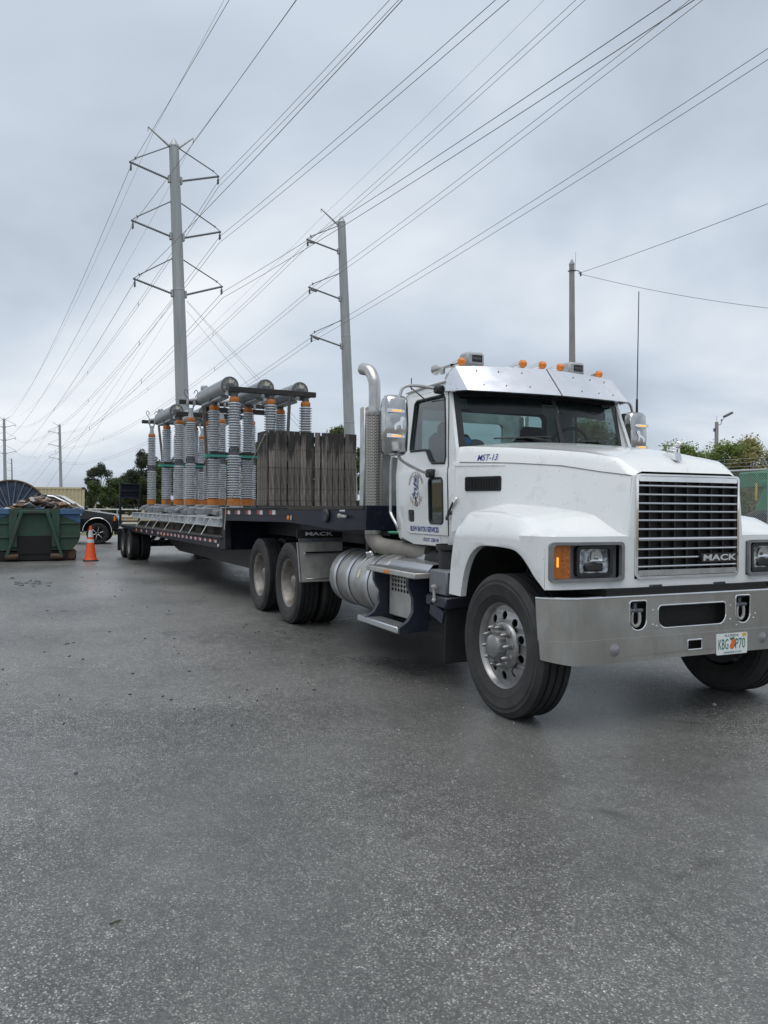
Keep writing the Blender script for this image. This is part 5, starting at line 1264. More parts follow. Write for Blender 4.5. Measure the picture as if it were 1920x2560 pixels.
# crates of upright boards
random.seed(11)
def cratemat(name, s):
    m = mat(name, tuple(c*s for c in (0.082, 0.070, 0.060)), tuple(c*s for c in (0.178, 0.158, 0.14)), rough=0.75, ns=4, stretch=(9, 9, 1.0), bump=0.25, bs=18, dirt=(0.014, 0.013, 0.013), dirt_s=3.2, dirt_lo=0.62, dirt_hi=0.74)
    t = m.node_tree; b = t.nodes['Principled BSDF']; src = b.inputs['Base Color'].links[0].from_socket; L = t.links.new
    co = t.nodes.new('ShaderNodeTexCoord'); sp = t.nodes.new('ShaderNodeSeparateXYZ'); L(co.outputs['Object'], sp.inputs[0])
    gm = t.nodes.new('ShaderNodeNewGeometry'); nz = t.nodes.new('ShaderNodeTexNoise'); nz.inputs['Scale'].default_value = 9.0; nz.inputs['Detail'].default_value = 4; mp = t.nodes.new('ShaderNodeMapping'); mp.inputs['Scale'].default_value = (1, 1, .22); L(gm.outputs['Position'], mp.inputs[0]); L(mp.outputs[0], nz.inputs[0])
    ma = t.nodes.new('ShaderNodeMath'); ma.operation = 'MULTIPLY_ADD'; ma.inputs[1].default_value = 1.6; L(nz.outputs[0], ma.inputs[0]); L(sp.outputs[2], ma.inputs[2])
    mr = t.nodes.new('ShaderNodeMapRange'); mr.inputs[1].default_value = 1.04; mr.inputs[2].default_value = 1.22; L(ma.outputs[0], mr.inputs[0])
    mx = t.nodes.new('ShaderNodeMix'); mx.data_type = 'RGBA'; L(mr.outputs[0], mx.inputs[0]); L(src, mx.inputs[6]); mx.inputs[7].default_value = (0.030, 0.027, 0.025, 1); L(mx.outputs[2], b.inputs['Base Color'])
    return m
cratemat('crate_a', 1.0); cratemat('crate_b', 1.45)
bd = G(); bd.box((0, 0, 0), (.020, .088, 1.0), .003); bme = bd.mesh('board', 'crate_a'); bme2 = bme.copy(); bme2.materials.clear(); bme2.materials.append(MATS['crate_b'])
def crate(Y0, lab):
    Cc = lot('crate', lab, 'crate', -.32, Y0, utop(-.5))
    D_, W_, Hh = .47, .655, 1.04
    def board(x, y, w, rz, tilt, hh=None):
        o = bpy.data.objects.new('slat', random.choice((bme, bme2))); COL.objects.link(o); o.parent = Cc
        hh = hh or Hh*random.uniform(.998, 1.0)
        o.location = (x, y, .02+hh/2); o.scale = (1, w/.088, hh); o.rotation_euler = (tilt, 0, rz)
    y = .0
    while y < W_-.05:
        w = random.uniform(.076, .086)
        board(0+random.uniform(-.004, .004), y+w/2, min(w, W_-y), 0, random.uniform(-.004, .004))
        y += w+random.choice((.006, .008, .010, .024))
    y = 0
    while y < W_-.05:
        w = random.uniform(.075, .095); board(-D_, y+w/2, min(w, W_-y), 0, random.uniform(-.004, .004)); y += w+random.choice((.004, .01, .03))
    for yy in (-.012, W_+.012-.0):
        x = -.03
        while x > -D_+.05:
            w = random.uniform(.075, .09); board(x-w/2, yy if yy < 0 else yy-.024, w, PI/2, random.uniform(-.003, .003)); x -= w+random.choice((.003, .008, .012))
    for z in (.03, .35, .62, .97):
        g = G(); g.box((-.025, W_/2, z), (.02, W_-.02, .06)); g.box((-D_+.025, W_/2, z), (.02, W_-.02, .06)); g.box((-D_/2, .02, z), (D_-.05, .02, .06)); g.box((-D_/2, W_-.02, z), (D_-.05, .02, .06)); g.obj('inner_rail', 'crate_a', Cc, angle=0)
    for z in (.10, .26, .55, .80):
        g = G(); g.tube([(.014, -.024, z), (.014, W_+.004, z+.004), (-D_-.014, W_+.004, z), (-D_-.014, -.024, z)], .0022, 5, closed=True); g.obj('binding_wire', 'rust', Cc, angle=0)
    g = G(); g.box((-D_/2, W_/2, .012), (D_, W_, .02)); g.obj('crate_floor', 'crate_a', Cc, angle=0)

crate(-1.19, 'left of two tall dark slatted wooden crates on the trailer nose')
crate(-.515, 'right of two tall dark slatted wooden crates, beside the exhaust stack')
for k, (X, Y) in enumerate(((-1.05, -.9), (-1.25, .2))):
    g = G(); g.box((0, 0, .06), (.12, .9, .12), .008); o = g.obj('block', 'timber_black', None, loc=TW(X, Y+.2, utop(X)+.0)); o.rotation_euler = (0, 0, TH)
    tag(o, ('short dark timber block on the deck behind the left crate', 'short dark timber block on the deck near the middle')[k], 'timber')

# ---------------------------------------------------------------- background
FH = Vector((fw.x, fw.y, 0)).normalized(); RH = Vector((rt.x, rt.y, 0)).normalized()
def place(depth, lat, z=0.0): return Vector((CAM.x, CAM.y, 0))+FH*depth+RH*lat+Vector((0, 0, z))
FACE = math.atan2(RH.y, RH.x)     # rotation that turns local x to the picture's right
# ---- steel transmission poles (local +y = right arm, local x along the line towards the camera)
LD = Vector((0.99766, 0.06842, 0)); AD = Vector((-0.06842, 0.99766, 0)); LRZ = math.atan2(LD.y, LD.x)
def pole_part(P, side, zb, tipv, rp, top):
    """braced line post: horizontal post insulator and slanting tie"""
    y0 = side*rp(zb); y1 = side*abs(tipv[0]); z1 = tipv[1]
    g = G(); g.box((0, y0+side*.06, zb), (.30, .16, .55), .02); g.obj('arm_plate', 'galv', P)
    g = G(); n = 22; pr = []
    L_ = math.hypot(y1-y0, z1-zb)
    for k in range(n): pr += [(.065, L_*(k+.1)/n), (.098, L_*(k+.5)/n), (.065, L_*(k+.9)/n)]
    g.lathe(pr, (0, y0+side*.12, zb), (0, y1-y0, z1-zb), 8); g.obj('post_insulator', 'insulator_grey', P, angle=60)
    zt = top
    a = Vector((0, side*rp(zt), zt)); b = Vector((0, y1-side*.35, z1+.32)); c = Vector((0, y1, z1+.05))
    g = G(); g.tube([a, b], .045, 6); g.tube([b, c], .03, 6); g.lathe([(.02, -.04), (.14, 0), (.02, .04)], b, (b-a), 10); g.obj('tie_insulator', 'insulator_grey', P)
    g = G(); g.tube([c, c+Vector((0, 0, -.35))], .035, 6); g.box((0, y1, z1-.42), (.30, .10, .42), .03); g.obj('wire_clamp', 'cast_dark', P)
def rA(z): return lerp(.58, .375, z/29.0)
def pole_body(P, H):
    g = G(); n = 12; g.loft([g.ring((0, 0, z), (0, 0, 1), rA(z), n) for z in (0, H*.25, H*.5, H*.75, H)], True, True, True); g.obj('shaft', 'pole_steel', P, angle=20)
    g = G(); g.lathe([(rA(H)+.02, H), (rA(H)+.02, H+.12), (.03, H+.75), (0, H+.78)], (0, 0, 0), (0, 0, 1), 12); g.obj('cap', 'galv', P, angle=20)
    for k, z in enumerate((H*.33, H*.62)):
        g = G(); g.lathe([(rA(z)+.002, -.02), (rA(z)+.012, 0), (rA(z)+.012, .10), (rA(z)+.002, .12)], (0, 0, z), (0, 0, 1), 12); g.obj('slip_joint', 'pole_steel', P)
def ground_arm(P, side, zb, tipv):
    g = G(); g.tube([(0, side*rA(zb), zb), (0, tipv[0], tipv[1])], [.09, .05], 8); g.tube([(0, tipv[0], tipv[1]), (0, tipv[0], tipv[1]-.35)], .03, 6); g.obj('ground_wire_arm', 'galv', P)
def double_pole(label, loc, lean):
    P = thing('transmission_pole', label, 'power pole', loc, LRZ, 'steel transmission poles'); P.rotation_euler = (lean[0], lean[1], LRZ)
    pole_body(P, 28.55)
    for zb, zl, zr, top in ((26.1, 26.9, 26.95, 28.75-.2), (21.79, 22.6, 22.65, 24.4), (17.47, 18.3, 18.4, 20.1)):
        pole_part(P, -1, zb, (3.25, zl), rA, top); pole_part(P, 1, zb, (3.35, zr), rA, top)
    ground_arm(P, -1, 28.6, (-1.9, 29.75)); ground_arm(P, 1, 28.6, (1.5, 29.55))
    return P
def single_pole(label, loc, lean):
    P = thing('transmission_pole', label, 'power pole', loc, LRZ, 'steel transmission poles'); P.rotation_euler = (lean[0], lean[1], LRZ)
    pole_body(P, 28.5)
    for zb, zl, top in ((25.8, 26.55, 28.2), (21.28, 22.1, 23.7), (16.76, 17.6, 19.2)): pole_part(P, -1, zb, (3.6, zl), rA, top)
    ground_arm(P, -1, 28.3, (-2.1, 29.6))
    return P
A1 = Vector((-56.91, 7.32, 0)); B1 = Vector((-66.43, 24.97, 0)); A2 = A1-LD*227.6; B2 = B1-LD*230.2; B3 = B2-LD*249
PA = double_pole('tall steel power pole with arms on both sides behind the insulators', A1, (.0352, -.012))
PB = single_pole('steel power pole with arms on one side, right of the crates', B1, (.0445, -.012))
PA2 = copy_tree(PA); PA2.location = A2; PA2.rotation_euler = (.02, 0, LRZ); PA2['label'] = 'distant two-sided power pole at the left edge behind the dumpster'
PB2 = copy_tree(PB); PB2.location = B2; PB2.rotation_euler = (.025, 0, LRZ); PB2['label'] = 'distant one-sided power pole rising behind the beige container'
PB3 = copy_tree(PB); PB3.location = B3; PB3.rotation_euler = (.025, 0, LRZ); PB3['label'] = 'farthest and smallest power pole left of the beige container'
bpy.context.view_layer.update()
# ---- conductors; b is the slope at the pole, c the sag curvature
CW = 4.5e-4
def span(p, b, L_, n=40, c=CW, d=1):
    return [p+LD*(d*L_*k/n)+Vector((0, 0, b*(L_*k/n)+c*(L_*k/n)**2)) for k in range(n+1)]
def span2(p, q, n=30, c=CW):
    L_ = (q-p).length; return [p.lerp(q, k/n)-Vector((0, 0, c*L_*L_*(k/n)*(1-k/n))) for k in range(n+1)]
WT = {'Lg': ((-56.73, 4.74, 29.26), .0029, 1, A2, (-2.6, 29.4), 'thin ground wire over the left top arm of the tall two-sided pole'),
      'Rg': ((-56.94, 7.74, 29.21), -.0397, 1, A2, (.9, 29.3), 'thin ground wire over the right top arm of the tall two-sided pole'),
      'L1': ((-56.62, 3.08, 26.46), -.0467, 2, A2, (-3.9, 26.4), 'conductor pair on the upper left arm of the tall two-sided pole'),
      'L2': ((-56.63, 3.23, 22.16), -.0451, 2, A2, (-3.9, 22.1), 'conductor pair on the middle left arm of the tall two-sided pole'),
      'L3': ((-56.64, 3.34, 17.89), -.0476, 2, A2, (-3.9, 17.8), 'conductor pair on the lower left arm of the tall two-sided pole'),
      'R1': ((-57.07, 9.65, 26.29), -.0536, 2, A2, (3.0, 26.4), 'conductor pair on the upper right arm of the tall two-sided pole'),
      'R2': ((-57.08, 9.79, 22.04), -.0541, 2, A2, (3.0, 22.1), 'conductor pair on the middle right arm of the tall two-sided pole'),
      'R3': ((-57.10, 10.07, 17.79), -.0555, 2, A2, (3.0, 17.8), 'conductor pair on the lower right arm of the tall two-sided pole'),
      'Bg': ((-66.22, 21.83, 28.93), .0717, 1, B2, (-2.6, 29.0), 'thin ground wire over the top arm of the one-sided pole'),
      'B1': ((-66.10, 20.11, 25.81), .0521, 2, B2, (-4.6, 26.0), 'conductor pair on the upper arm of the one-sided pole'),
      'B2': ((-66.12, 20.37, 21.42), .0480, 2, B2, (-4.5, 21.6), 'conductor pair on the middle arm of the one-sided pole'),
      'B3': ((-66.14, 20.63, 17.03), .0486, 2, B2, (-4.4, 17.2), 'conductor pair on the lower arm of the one-sided pole')}
for key, (p, b, tw, q, (oy, oz), lab) in WT.items():
    p = Vector(p)
    Wt = thing('power_line', lab, 'power line', p, 0, 'overhead power lines')
    offs = [Vector((0, 0, 0))] if tw == 1 else ([AD*.0+Vector((0, 0, .23)), AD*.0-Vector((0, 0, .23))] if key[0] != 'L' else [AD*.06])
    rr = .009 if tw == 1 else .0155
    e_ = Vector((q.x, q.y, 0))+AD*oy+Vector((0, 0, oz))
    for o_ in offs:
        g = G(); g.tube([x+o_-p for x in span(p, b, 118 if key != 'Rg' else 118)], rr, 5, caps=False); g.obj('conductor', 'wire', Wt)
        g = G(); g.tube([x+o_-p for x in span2(p, e_)], rr*1.1, 5, caps=False); g.obj('conductor', 'wire', Wt)
        if q is B2:
            q3 = Vector((B3.x, B3.y, 0))+AD*oy+Vector((0, 0, oz)); g = G(); g.tube([x+o_-p for x in span2(e_, q3)], rr*.8, 4, caps=False); g.obj('conductor', 'wire', Wt)
    if tw == 2 and key[0] != 'L':
        pts = span2(p, e_)
        for k in (4, 9, 15, 21):
            g = G(); g.box(pts[k]-p, (.05, .05, .5), .01); g.obj('spacer', 'cast_dark', Wt)
    if key in ('B1', 'B2', 'B3'):
        for k in range(5):
            g = G(); g.box(LD*(.25+.28*k)-Vector((0, 0, .1*k-.1)), (.18, .14, .12), .03); g.obj('dead_end_clamp', 'cast_dark', Wt)
# guy wires of the tall pole
for k, (z, sd_, dist, back) in enumerate(((17.0, 1, 18, 0), (16.9, 1, 18.5, 2.5), (16.2, 1, 15.5, 1.0), (17.0, -1, 11.5, 0), (16.9, -1, 12.5, 2.0), (16.2, -1, 10.5, 1.0))):
    a = A1+AD*(sd_*.5+ -.55)+Vector((0, 0, z)); b = A1+AD*(sd_*dist)-LD*back
    g = G(); g.tube([Vector((0, 0, 0)), b-a], .011 if k < 3 else .007, 5); o = g.obj('guy_wire', 'wire', None, loc=a)
    tag(o, f'{("outer", "inner", "lower")[k % 3]} guy wire slanting down {("right", "left")[k//3]} from the tall two-sided pole', 'guy wire', 'guy wires of the tall pole')
# ---- concrete pole with service wires, lamp post
cp = Vector((-23.54, 17.78, 0))
P = thing('concrete_pole', 'slim square concrete pole with two service wires behind the cab', 'power pole', cp); P.rotation_euler = (.026, .012, 0)
g = G(); g.loft([[Vector((x*r, y*r, z)) for x, y in ((-1, -1), (1, -1), (1, 1), (-1, 1))] for z, r in ((0, .125), (12.0, .080))], True, True, True); g.obj('shaft', 'concrete_pole', P, angle=0)
g = G(); g.loft([[Vector((x*r, y*r, z)) for x, y in ((-1, -1), (1, -1), (1, 1), (-1, 1))] for z, r in ((12.0, .09), (12.05, .09), (12.25, .01))], True, True, True); g.cyl((.10, .10, 11.7), (.12, .12, 12.55), .010, n=5); g.obj('cap', 'galv', P, angle=0)
g = G(); g.tube([(.08, .0, 11.75), (.2, .2, 11.72), (.25, .27, 11.6)], .02, 6); g.box((.25, .28, 11.58), (.07, .07, .2), .02); g.box((0, 0, 11.75), (.24, .24, .04)); g.obj('wire_bracket', 'cast_dark', P)
s0 = cp+Vector((.2, .0, 11.65))
for k, (tgt, sag, lab) in enumerate(((place(22.0, 10.9, 10.15), .12, 'thin wire rising right from the slim concrete pole'), (place(30.0, 18.3, 9.4), .75, 'thin wire sagging right from the slim concrete pole'))):
    end = s0+(tgt-s0)*1.6
    g = G(); g.tube([x-s0 for x in span2(s0, end, 24, sag/((end-s0).length**2)*4)], .010, 5); tag(g.obj('service_wire', 'wire', None, loc=s0), lab, 'wire')
lp = Vector((-39.36, 43.3, 0))
P = thing('street_lamp', 'square concrete lamp post with a flat lamp head beyond the hood', 'street lamp', lp, FACE)
g = G(); g.loft([[Vector((x*r, y*r, z)) for x, y in ((-1, -1), (1, -1), (1, 1), (-1, 1))] for z, r in ((0, .15), (7.95, .10))], True, True, True); g.cyl((0, 0, 7.9), (0, 0, 8.4), .015, n=5); g.obj('post', 'concrete_pole', P, angle=0)
g = G(); g.tube(arc([(.1, 0, 7.75), (.3, 0, 7.78), (.38, 0, 8.0), (.5, 0, 8.2), (.62, 0, 8.35)], 5), .035, 8); g.sphere((.36, 0, 8.1), .08, 8, 6); g.obj('lamp_arm', 'galv', P)
g = G(); g.bar((.55, 0, 8.34), (1.15, 0, 8.66), .42, .16, .03, upv=(-.5, 0, .87)); g.obj('lamp_head', 'cast_dark', P)
g = G(); g.box((-.17, 0, 7.35), (.12, .15, .25), .02); g.obj('control_box', 'cast_dark', P)
# ---- chain-link fence on the right
FY = 12.05
F_ = thing('chain_link_fence', 'chain-link fence with barbed wire behind the front fender', 'fence', (-10, FY, 0))
x0, x1 = -18.0, 4.0
for k in range(9):
    x = x0+k*2.75
    g = G(); g.cyl((x, 0, 0), (x, 0, 2.45), .036, n=8); g.bar((x, 0, 2.45), (x, -.22, 2.72), .03, .03); g.obj('post', 'galv', F_)
g = G(); g.cyl((x0, 0, 2.44), (x1, 0, 2.44), .024, n=8); g.obj('top_rail', 'galv_bright', F_)
for dy, z in ((-.05, 2.53), (-.13, 2.62), (-.21, 2.71)):
    g = G(); g.cyl((x0, dy, z), (x1, dy, z), .005, n=4); g.obj('barbed_wire', 'galv', F_)
g = G(); cell = .062; H_ = 2.38; r_ = .0026
def seg(a, b):
    d = Vector((b[0]-a[0], 0, b[1]-a[1])).normalized(); n_ = Vector((-d.z, 0, d.x))*r_
    A_, B_ = Vector((a[0], 0, a[1])), Vector((b[0], 0, b[1])); y_ = Vector((0, r_, 0))
    o = len(g.v); g.v += [tuple(A_+n_), tuple(A_-n_*.5+y_), tuple(A_-n_*.5-y_), tuple(B_+n_), tuple(B_-n_*.5+y_), tuple(B_-n_*.5-y_)]
    g.f += [(o, o+1, o+4, o+3), (o+1, o+2, o+5, o+4), (o+2, o, o+3, o+5)]
n = int((x1-x0+H_)/cell)
for k in range(n):
    xs = x0-H_+k*cell
    a = (xs, .04); b = (xs+H_, .04+H_)
    if b[0] > x0 and a[0] < x1:
        t0 = max(0, (x0-a[0])/H_); t1 = min(1, (x1-a[0])/H_)
        seg((a[0]+H_*t0, .04+H_*t0), (a[0]+H_*t1, .04+H_*t1)); seg((a[0]+H_*t0, .04+H_*(1-t0)), (a[0]+H_*t1, .04+H_*(1-t1)))
g.obj('wire_mesh', 'galv', F_, angle=0)['kind'] = 'stuff'
# ---- green machine behind the fence
Mc = thing('farm_machine', 'green farm machine with yellow handle parked behind the chain-link fence', 'machine', (-12.6, 15.6, 0), FACE)
g = G(); g.box((.55, 0, 2.35), (.9, 1.2, .5), .05); g.box((.80, 0, 1.85), (.30, 1.0, .7), .06); g.bar((.05, -.5, 2.5), (1.2, -.5, 2.7), .1, .12, .02); g.bar((.2, -.55, 1.2), (.5, -.55, 2.2), .10, .25, .02); g.box((.45, -.3, 1.45), (.3, .4, .45), .08); g.box((1.45, .2, 2.0), (.7, .8, .7), .08); g.bar((.3, -.6, 2.3), (1.5, -.6, 1.5), .08, .16, .02); g.obj('frame', 'machine_green', Mc)
g = G(); g.cyl((.1, -.62, 1.75), (.1, -.62, 2.25), .03, n=8); g.obj('handle', 'yellow', Mc)
for x in (.2, 1.5):
    g = G(); g.lathe([(.30, -.2), (.62, -.2), (.72, -.12), (.72, .12), (.62, .2), (.30, .2)], (x, -.7, .72), (0, 1, 0), 28); wt = g.obj('tyre', 'rubber', Mc)
    g = G(); g.lathe([(0, -.1), (.3, -.12), (.3, .12), (0, .1)], (x, -.7, .72), (0, 1, 0), 16); g.obj('rim', 'yellow', Mc)
g = G(); g.box((.8, 0, 1.0), (2.2, .9, .35), .05); g.tube([(-.2, -.4, 1.2), (.3, -.5, 1.4), (.9, -.5, 1.35)], .05, 6); g.obj('chassis', 'black_frame', Mc)
# ---- roll-off dumpster
DU = thing('dumpster', 'green roll-off dumpster with blue top corners filled with scrap', 'dumpster', place(20.5, -8.97), FACE)
DU.rotation_euler = (0, 0, FACE+.42)
hw = 1.12
prof = [(-.90, .28), (.90, .28), (1.05, .48), (hw-.02, .62), (hw-.02, 1.22), (-hw+.02, 1.22), (-hw+.02, .62), (-1.05, .48)]
g = G(); dep = 4.0
fl = [Vector((x, 0, z)) for x, z in prof]; bl = [Vector((x, dep, z)) for x, z in prof]
n = len(prof)
g.add(fl+bl, [tuple(range(n))[::-1] if False else (7, 6, 5, 4, 3, 2, 1, 0), tuple(range(n, 2*n))]+[(i, (i+1) % n, n+(i+1) % n, n+i) for i in range(n) if i != 4]); g.obj('body', 'dump_green', DU, angle=0)
g = G(); g.box((0, -.03, 1.28), (2*hw+.06, .12, .14), .01); g.box((-hw, dep/2, 1.28), (.12, dep, .14), .01); g.box((hw, dep/2, 1.28), (.12, dep, .14), .01); g.box((0, dep, 1.28), (2*hw+.06, .12, .14), .01); g.obj('top_rim', 'dump_blue', DU)
g = G(); g.box((0, -.095, 1.28), (1.20, .012, .142), .002); g.obj('rim_patch', 'dump_green', DU)
for sg in (-1, 1):
    g = G(); g.poly([(sg*.56, 1.21), (sg*(hw-.021), 1.21), (sg*(hw-.021), .98)], t=.006, f=lambda u, v, w: (u, -.006+w, v)); g.obj('blue_corner', 'dump_blue', DU, angle=0)
    g = G(); g.box((sg*.50, -.05, .80), (.19, .10, .86), .01); g.obj('upright', 'dump_green', DU)
    g = G(); g.bar((sg*.30, -.14, 1.27), (sg*.66, -.16, .10), .055, .075, .01); g.obj('lift_bar', 'dump_green', DU)
    g = G(); g.cyl((sg*.38, -.12, .13), (sg*.68, -.12, .13), .07, n=14); g.obj('roller', 'rust', DU)
    g = G(); g.box((sg*.86, .3, .15), (.30, .5, .26), .03); g.obj('skid', 'rust', DU)
g = G(); g.bar((-.37, -.13, 1.27), (.37, -.13, 1.27), .06, .07, .01); g.obj('cross_bar', 'dump_green', DU)
g = G(); g.box((0, -.012, .42), (.80, .02, .46)); g.box((0, 1, .14), (1.6, 2.0, .22)); g.obj('dark_opening_plate', 'grille_dark', DU)  # flat black plate stands in for the shaded hook opening; dark underframe below
for z in (.62, .98):
    for sg in (-1, 1): g = G(); g.box((sg*.84, -.02, z), (.48, .04, .05), .01); g.obj('rib', 'dump_green', DU)
# scrap in the dumpster
random.seed(5)
for mname, cnt, lab in (('cardboard', 70, 'brown'), ('scrap_pale', 80, 'pale'), ('rust', 110, 'rusty')):
    g = G()
    for k in range(cnt):
        x = random.uniform(-1.0, .95); y = random.uniform(.12, 1.6); h0 = 1.27+.32*math.exp(-((x-.15)/.5)**2)+.10*math.exp(-((x-.9)/.25)**2)
        Rm = Matrix.Rotation(random.uniform(0, 6), 3, 'Z') @ Matrix.Rotation(random.uniform(-.7, .7), 3, 'X') @ Matrix.Rotation(random.uniform(-.5, .5), 3, 'Y')
        sx = random.uniform(.12, .5); g.box((x, y, h0+random.uniform(-.10, .02)), (sx, random.uniform(.04, .28), random.uniform(.01, .035)), 0, Rm)
    o = g.obj('scrap_heap', mname, None, angle=0, loc=DU.location); o.rotation_euler = DU.rotation_euler
    tag(o, f'{lab} scrap pieces heaped in the green dumpster', 'scrap', 'scrap in the dumpster', 'stuff')
g = G()
for k in range(5): x = .55+k*.11; g.tube(arc([(x-.12, .2, 1.28), (x, .2, 1.45-.02*k), (x+.16, .25, 1.38), (x+.2, .3, 1.26)], 4), .016, 6)
o = g.obj('scrap_pipe', 'scrap_pale', None, loc=DU.location); o.rotation_euler = DU.rotation_euler; tag(o, 'bent pale pipes sticking out of the dumpster scrap on the right', 'scrap', None, 'stuff')
# cable reel standing behind
RE = thing('cable_reel', 'large blue steel cable reel with spokes behind the dumpster scrap', 'cable reel', place(25.6, -11.95), FACE+.43)
rr = 1.12; cz = rr
for y in (0, .9):
    g = G(); g.tube([(rr*.97*math.cos(a), y, cz+rr*.97*math.sin(a)) for a in [2*PI*i/56 for i in range(56)]], .035, 8, closed=True); g.obj('rim', 'rust', RE)
    g = G(); g.lathe([(.25, -.006), (rr*.96, -.006), (rr*.96, .006), (.25, .006)], (0, y+.02, cz), (0, 1, 0), 56); g.obj('flange', 'reel_blue', RE)
    for k in range(26):
        a = 2*PI*k/26; g = G(); g.bar((.3*math.cos(a), y-.02, cz+.3*math.sin(a)), (rr*.95*math.cos(a), y-.02, cz+rr*.95*math.sin(a)), .03, .028, 0, (0, 1, 0)); g.obj('spoke', 'spoke_blue', RE)
g = G(); g.cyl((0, .05, cz), (0, .85, cz), .5, n=28); g.cyl((0, -.1, cz), (0, 1.0, cz), .09, n=14); g.obj('drum', 'reel_blue', RE)
# ---- traffic cone
CN = thing('traffic_cone', 'orange traffic cone with two white bands between dumpster and trailer', 'cone', place(20.75, -7.62))
g = G(); g.box((0, 0, .02), (.37, .37, .04), .015); g.obj('base', 'black_plastic', CN)
def cr(z): return lerp(.150, .028, (z-.04)/.87)
g = G(); g.lathe([(.165, .04), (.155, .06), (cr(.10), .10), (cr(.88), .88), (.03, .905), (.022, .91)], (0, 0, 0), (0, 0, 1), 24); g.obj('body', 'cone_orange', CN)
for z0_, z1_ in ((.475, .565), (.625, .80)):
    g = G(); g.lathe([(cr(z0_)+.002, z0_), (cr(z1_)+.002, z1_)], (0, 0, 0), (0, 0, 1), 24); g.obj('band', 'cone_white', CN)
# ---- pickup (local x = forward)
PK = thing('pickup_truck', 'black pickup truck with chrome wheels parked behind the dumpster', 'pickup', place(30.0, -11.22), FACE)
PK.rotation_euler = (0, 0, FACE+.24)
g = G(); g.box((-1.2, 0, .72), (4.6, 1.3, .5)); g.obj('underbody', 'grille_dark', PK)
W2 = .99
bodyp = [(1.20, .55), (1.27, .60), (1.27, .80), (1.22, 1.0), (1.10, 1.085), (.2, 1.22), (.05, 1.25), (-2.0, 1.27), (-3.9, 1.30), (-3.9, .55), (-3.1, .50), (-2.9, .85), (-2.55, 1.0), (-2.2, .85), (-2.05, .45), (.0, .42), (.10, .72), (.28, .90), (.52, .97), (.78, .92), (.98, .76), (1.06, .56)]
def pk(u, v, w):
    t = max(0, (v-.95)/.4); return (u, w*(1-.05*t)*(1-.10*max(0, (u-.9)/.6)**2), v)
g = G(); g.poly(bodyp, t=2*W2, f=lambda u, v, w: pk(u, v, w), cuts_u=[1.1, .95]); g.obj('body', 'car_black', PK, angle=25)
g = G(); cabp = [(-.02, 1.23), (-.35, 1.46), (-.85, 1.74), (-1.0, 1.78), (-2.2, 1.80), (-2.55, 1.74), (-2.75, 1.27)]
rows = []
for sgn in (-1, 1): rows.append(None)
ins = lambda z: W2*.95-(z-1.25)*.30
for y in (-1, -.8, 0, .8, 1):
    pass
g.loft([[Vector((x, k*ins(z), z+(.02 if abs(k) < .9 and z > 1.7 else 0))) for x, z in cabp] for k in (-1, -.85, 0, .85, 1)], True, True, True); g.obj('cabin', 'car_black', PK, angle=30)
for sg in (-1, 1):
    wp = [(-.30, 1.30), (-.55, 1.48), (-.95, 1.70), (-1.18, 1.72), (-1.18, 1.29)]
    wq = [(-1.28, 1.29), (-1.28, 1.725), (-2.15, 1.73), (-2.45, 1.66), (-2.55, 1.30)]
    for q in (wp, wq):
        g = G(); g.poly(q, t=.01, f=lambda u, v, w, sg=sg: (u, sg*(ins(v)+.004+w), v)); g.obj('side_window', 'car_glass', PK)
    g = G(); g.tube([(u, sg*(ins(v)+.02), v) for u, v in ((-.28, 1.36), (-.55, 1.52), (-.98, 1.735), (-1.2, 1.755))], .035, 6); g.obj('rain_guard', 'strap_alu', PK)
    arcp = [(.53+.50*math.cos(a), sg*(W2+.008), .47+.50*math.sin(a)) for a in [PI*i/16-.05 for i in range(17)]]
    g = G(); g.tube(arcp, .012, 6); g.obj('arch_trim', 'chrome', PK)
    g = G(); g.box((1.17, sg*.78, .93), (.16, .36, .20), .03); g.obj('headlamp', 'lens_clear', PK)
    g = G(); g.box((1.12, sg*.955, .93), (.09, .05, .18), .02); g.obj('side_marker', 'amber', PK)
    g = G(); g.box((-.1, sg*1.1, 1.30), (.12, .2, .18), .03); g.obj('door_mirror', 'car_black', PK)
    g = G(); g.box((-.14, sg*(W2-.02), 1.07), (.26, .012, .05)); g.obj('badge', 'plate_white', PK)
    g = G(); g.cyl((-.0, sg*1.0, .42), (-1.9, sg*1.0, .42), .04, n=8); g.obj('side_step', 'chrome', PK)
    for x in (.53, -2.55):
        g = G(); g.lathe([(.24, -.12), (.34, -.13), (.385, -.09), (.39, 0), (.385, .09), (.34, .13), (.24, .12)], (x, sg*.86, .39), (0, 1, 0), 36); wh = g.obj('tyre', 'rubber', PK)
        g = G(); g.lathe([(.245, -.125), (.25, -.11), (.235, -.06), (.22, 0)], (x, sg*.86, .39), (0, -sg if False else 1, 0), 32) if sg < 0 else g.lathe([(.245, .125), (.25, .11), (.235, .06), (.22, 0)], (x, sg*.86, .39), (0, 1, 0), 32)
        g.obj('wheel_lip', 'chrome', PK)
        g = G(); g.lathe([(0, .0), (.22, 0)], (x, sg*.87, .39), (0, 1, 0), 24); g.obj('wheel_well', 'grille_dark', PK)
        g = G()
        for k in range(6):
            a = 2*PI*k/6+.3; yy = sg*(.86+.105)
            g.bar((x+.03*math.cos(a), yy, .39+.03*math.sin(a)), (x+.235*math.cos(a), yy-sg*.01, .39+.235*math.sin(a)), .03, .085, .008, (0, 1, 0)); 
        g.cyl((x, sg*.93, .39), (x, sg*.975, .39), .065, n=14); g.obj('wheel_spoke', 'chrome', PK)
g = G(); g.box((1.27, 0, .60), (.16, 1.86, .24), .05); g.obj('front_bumper', 'strap_alu', PK)
g = G(); g.box((1.24, 0, .90), (.06, 1.2, .24), .02); g.obj('grille', 'chrome', PK)
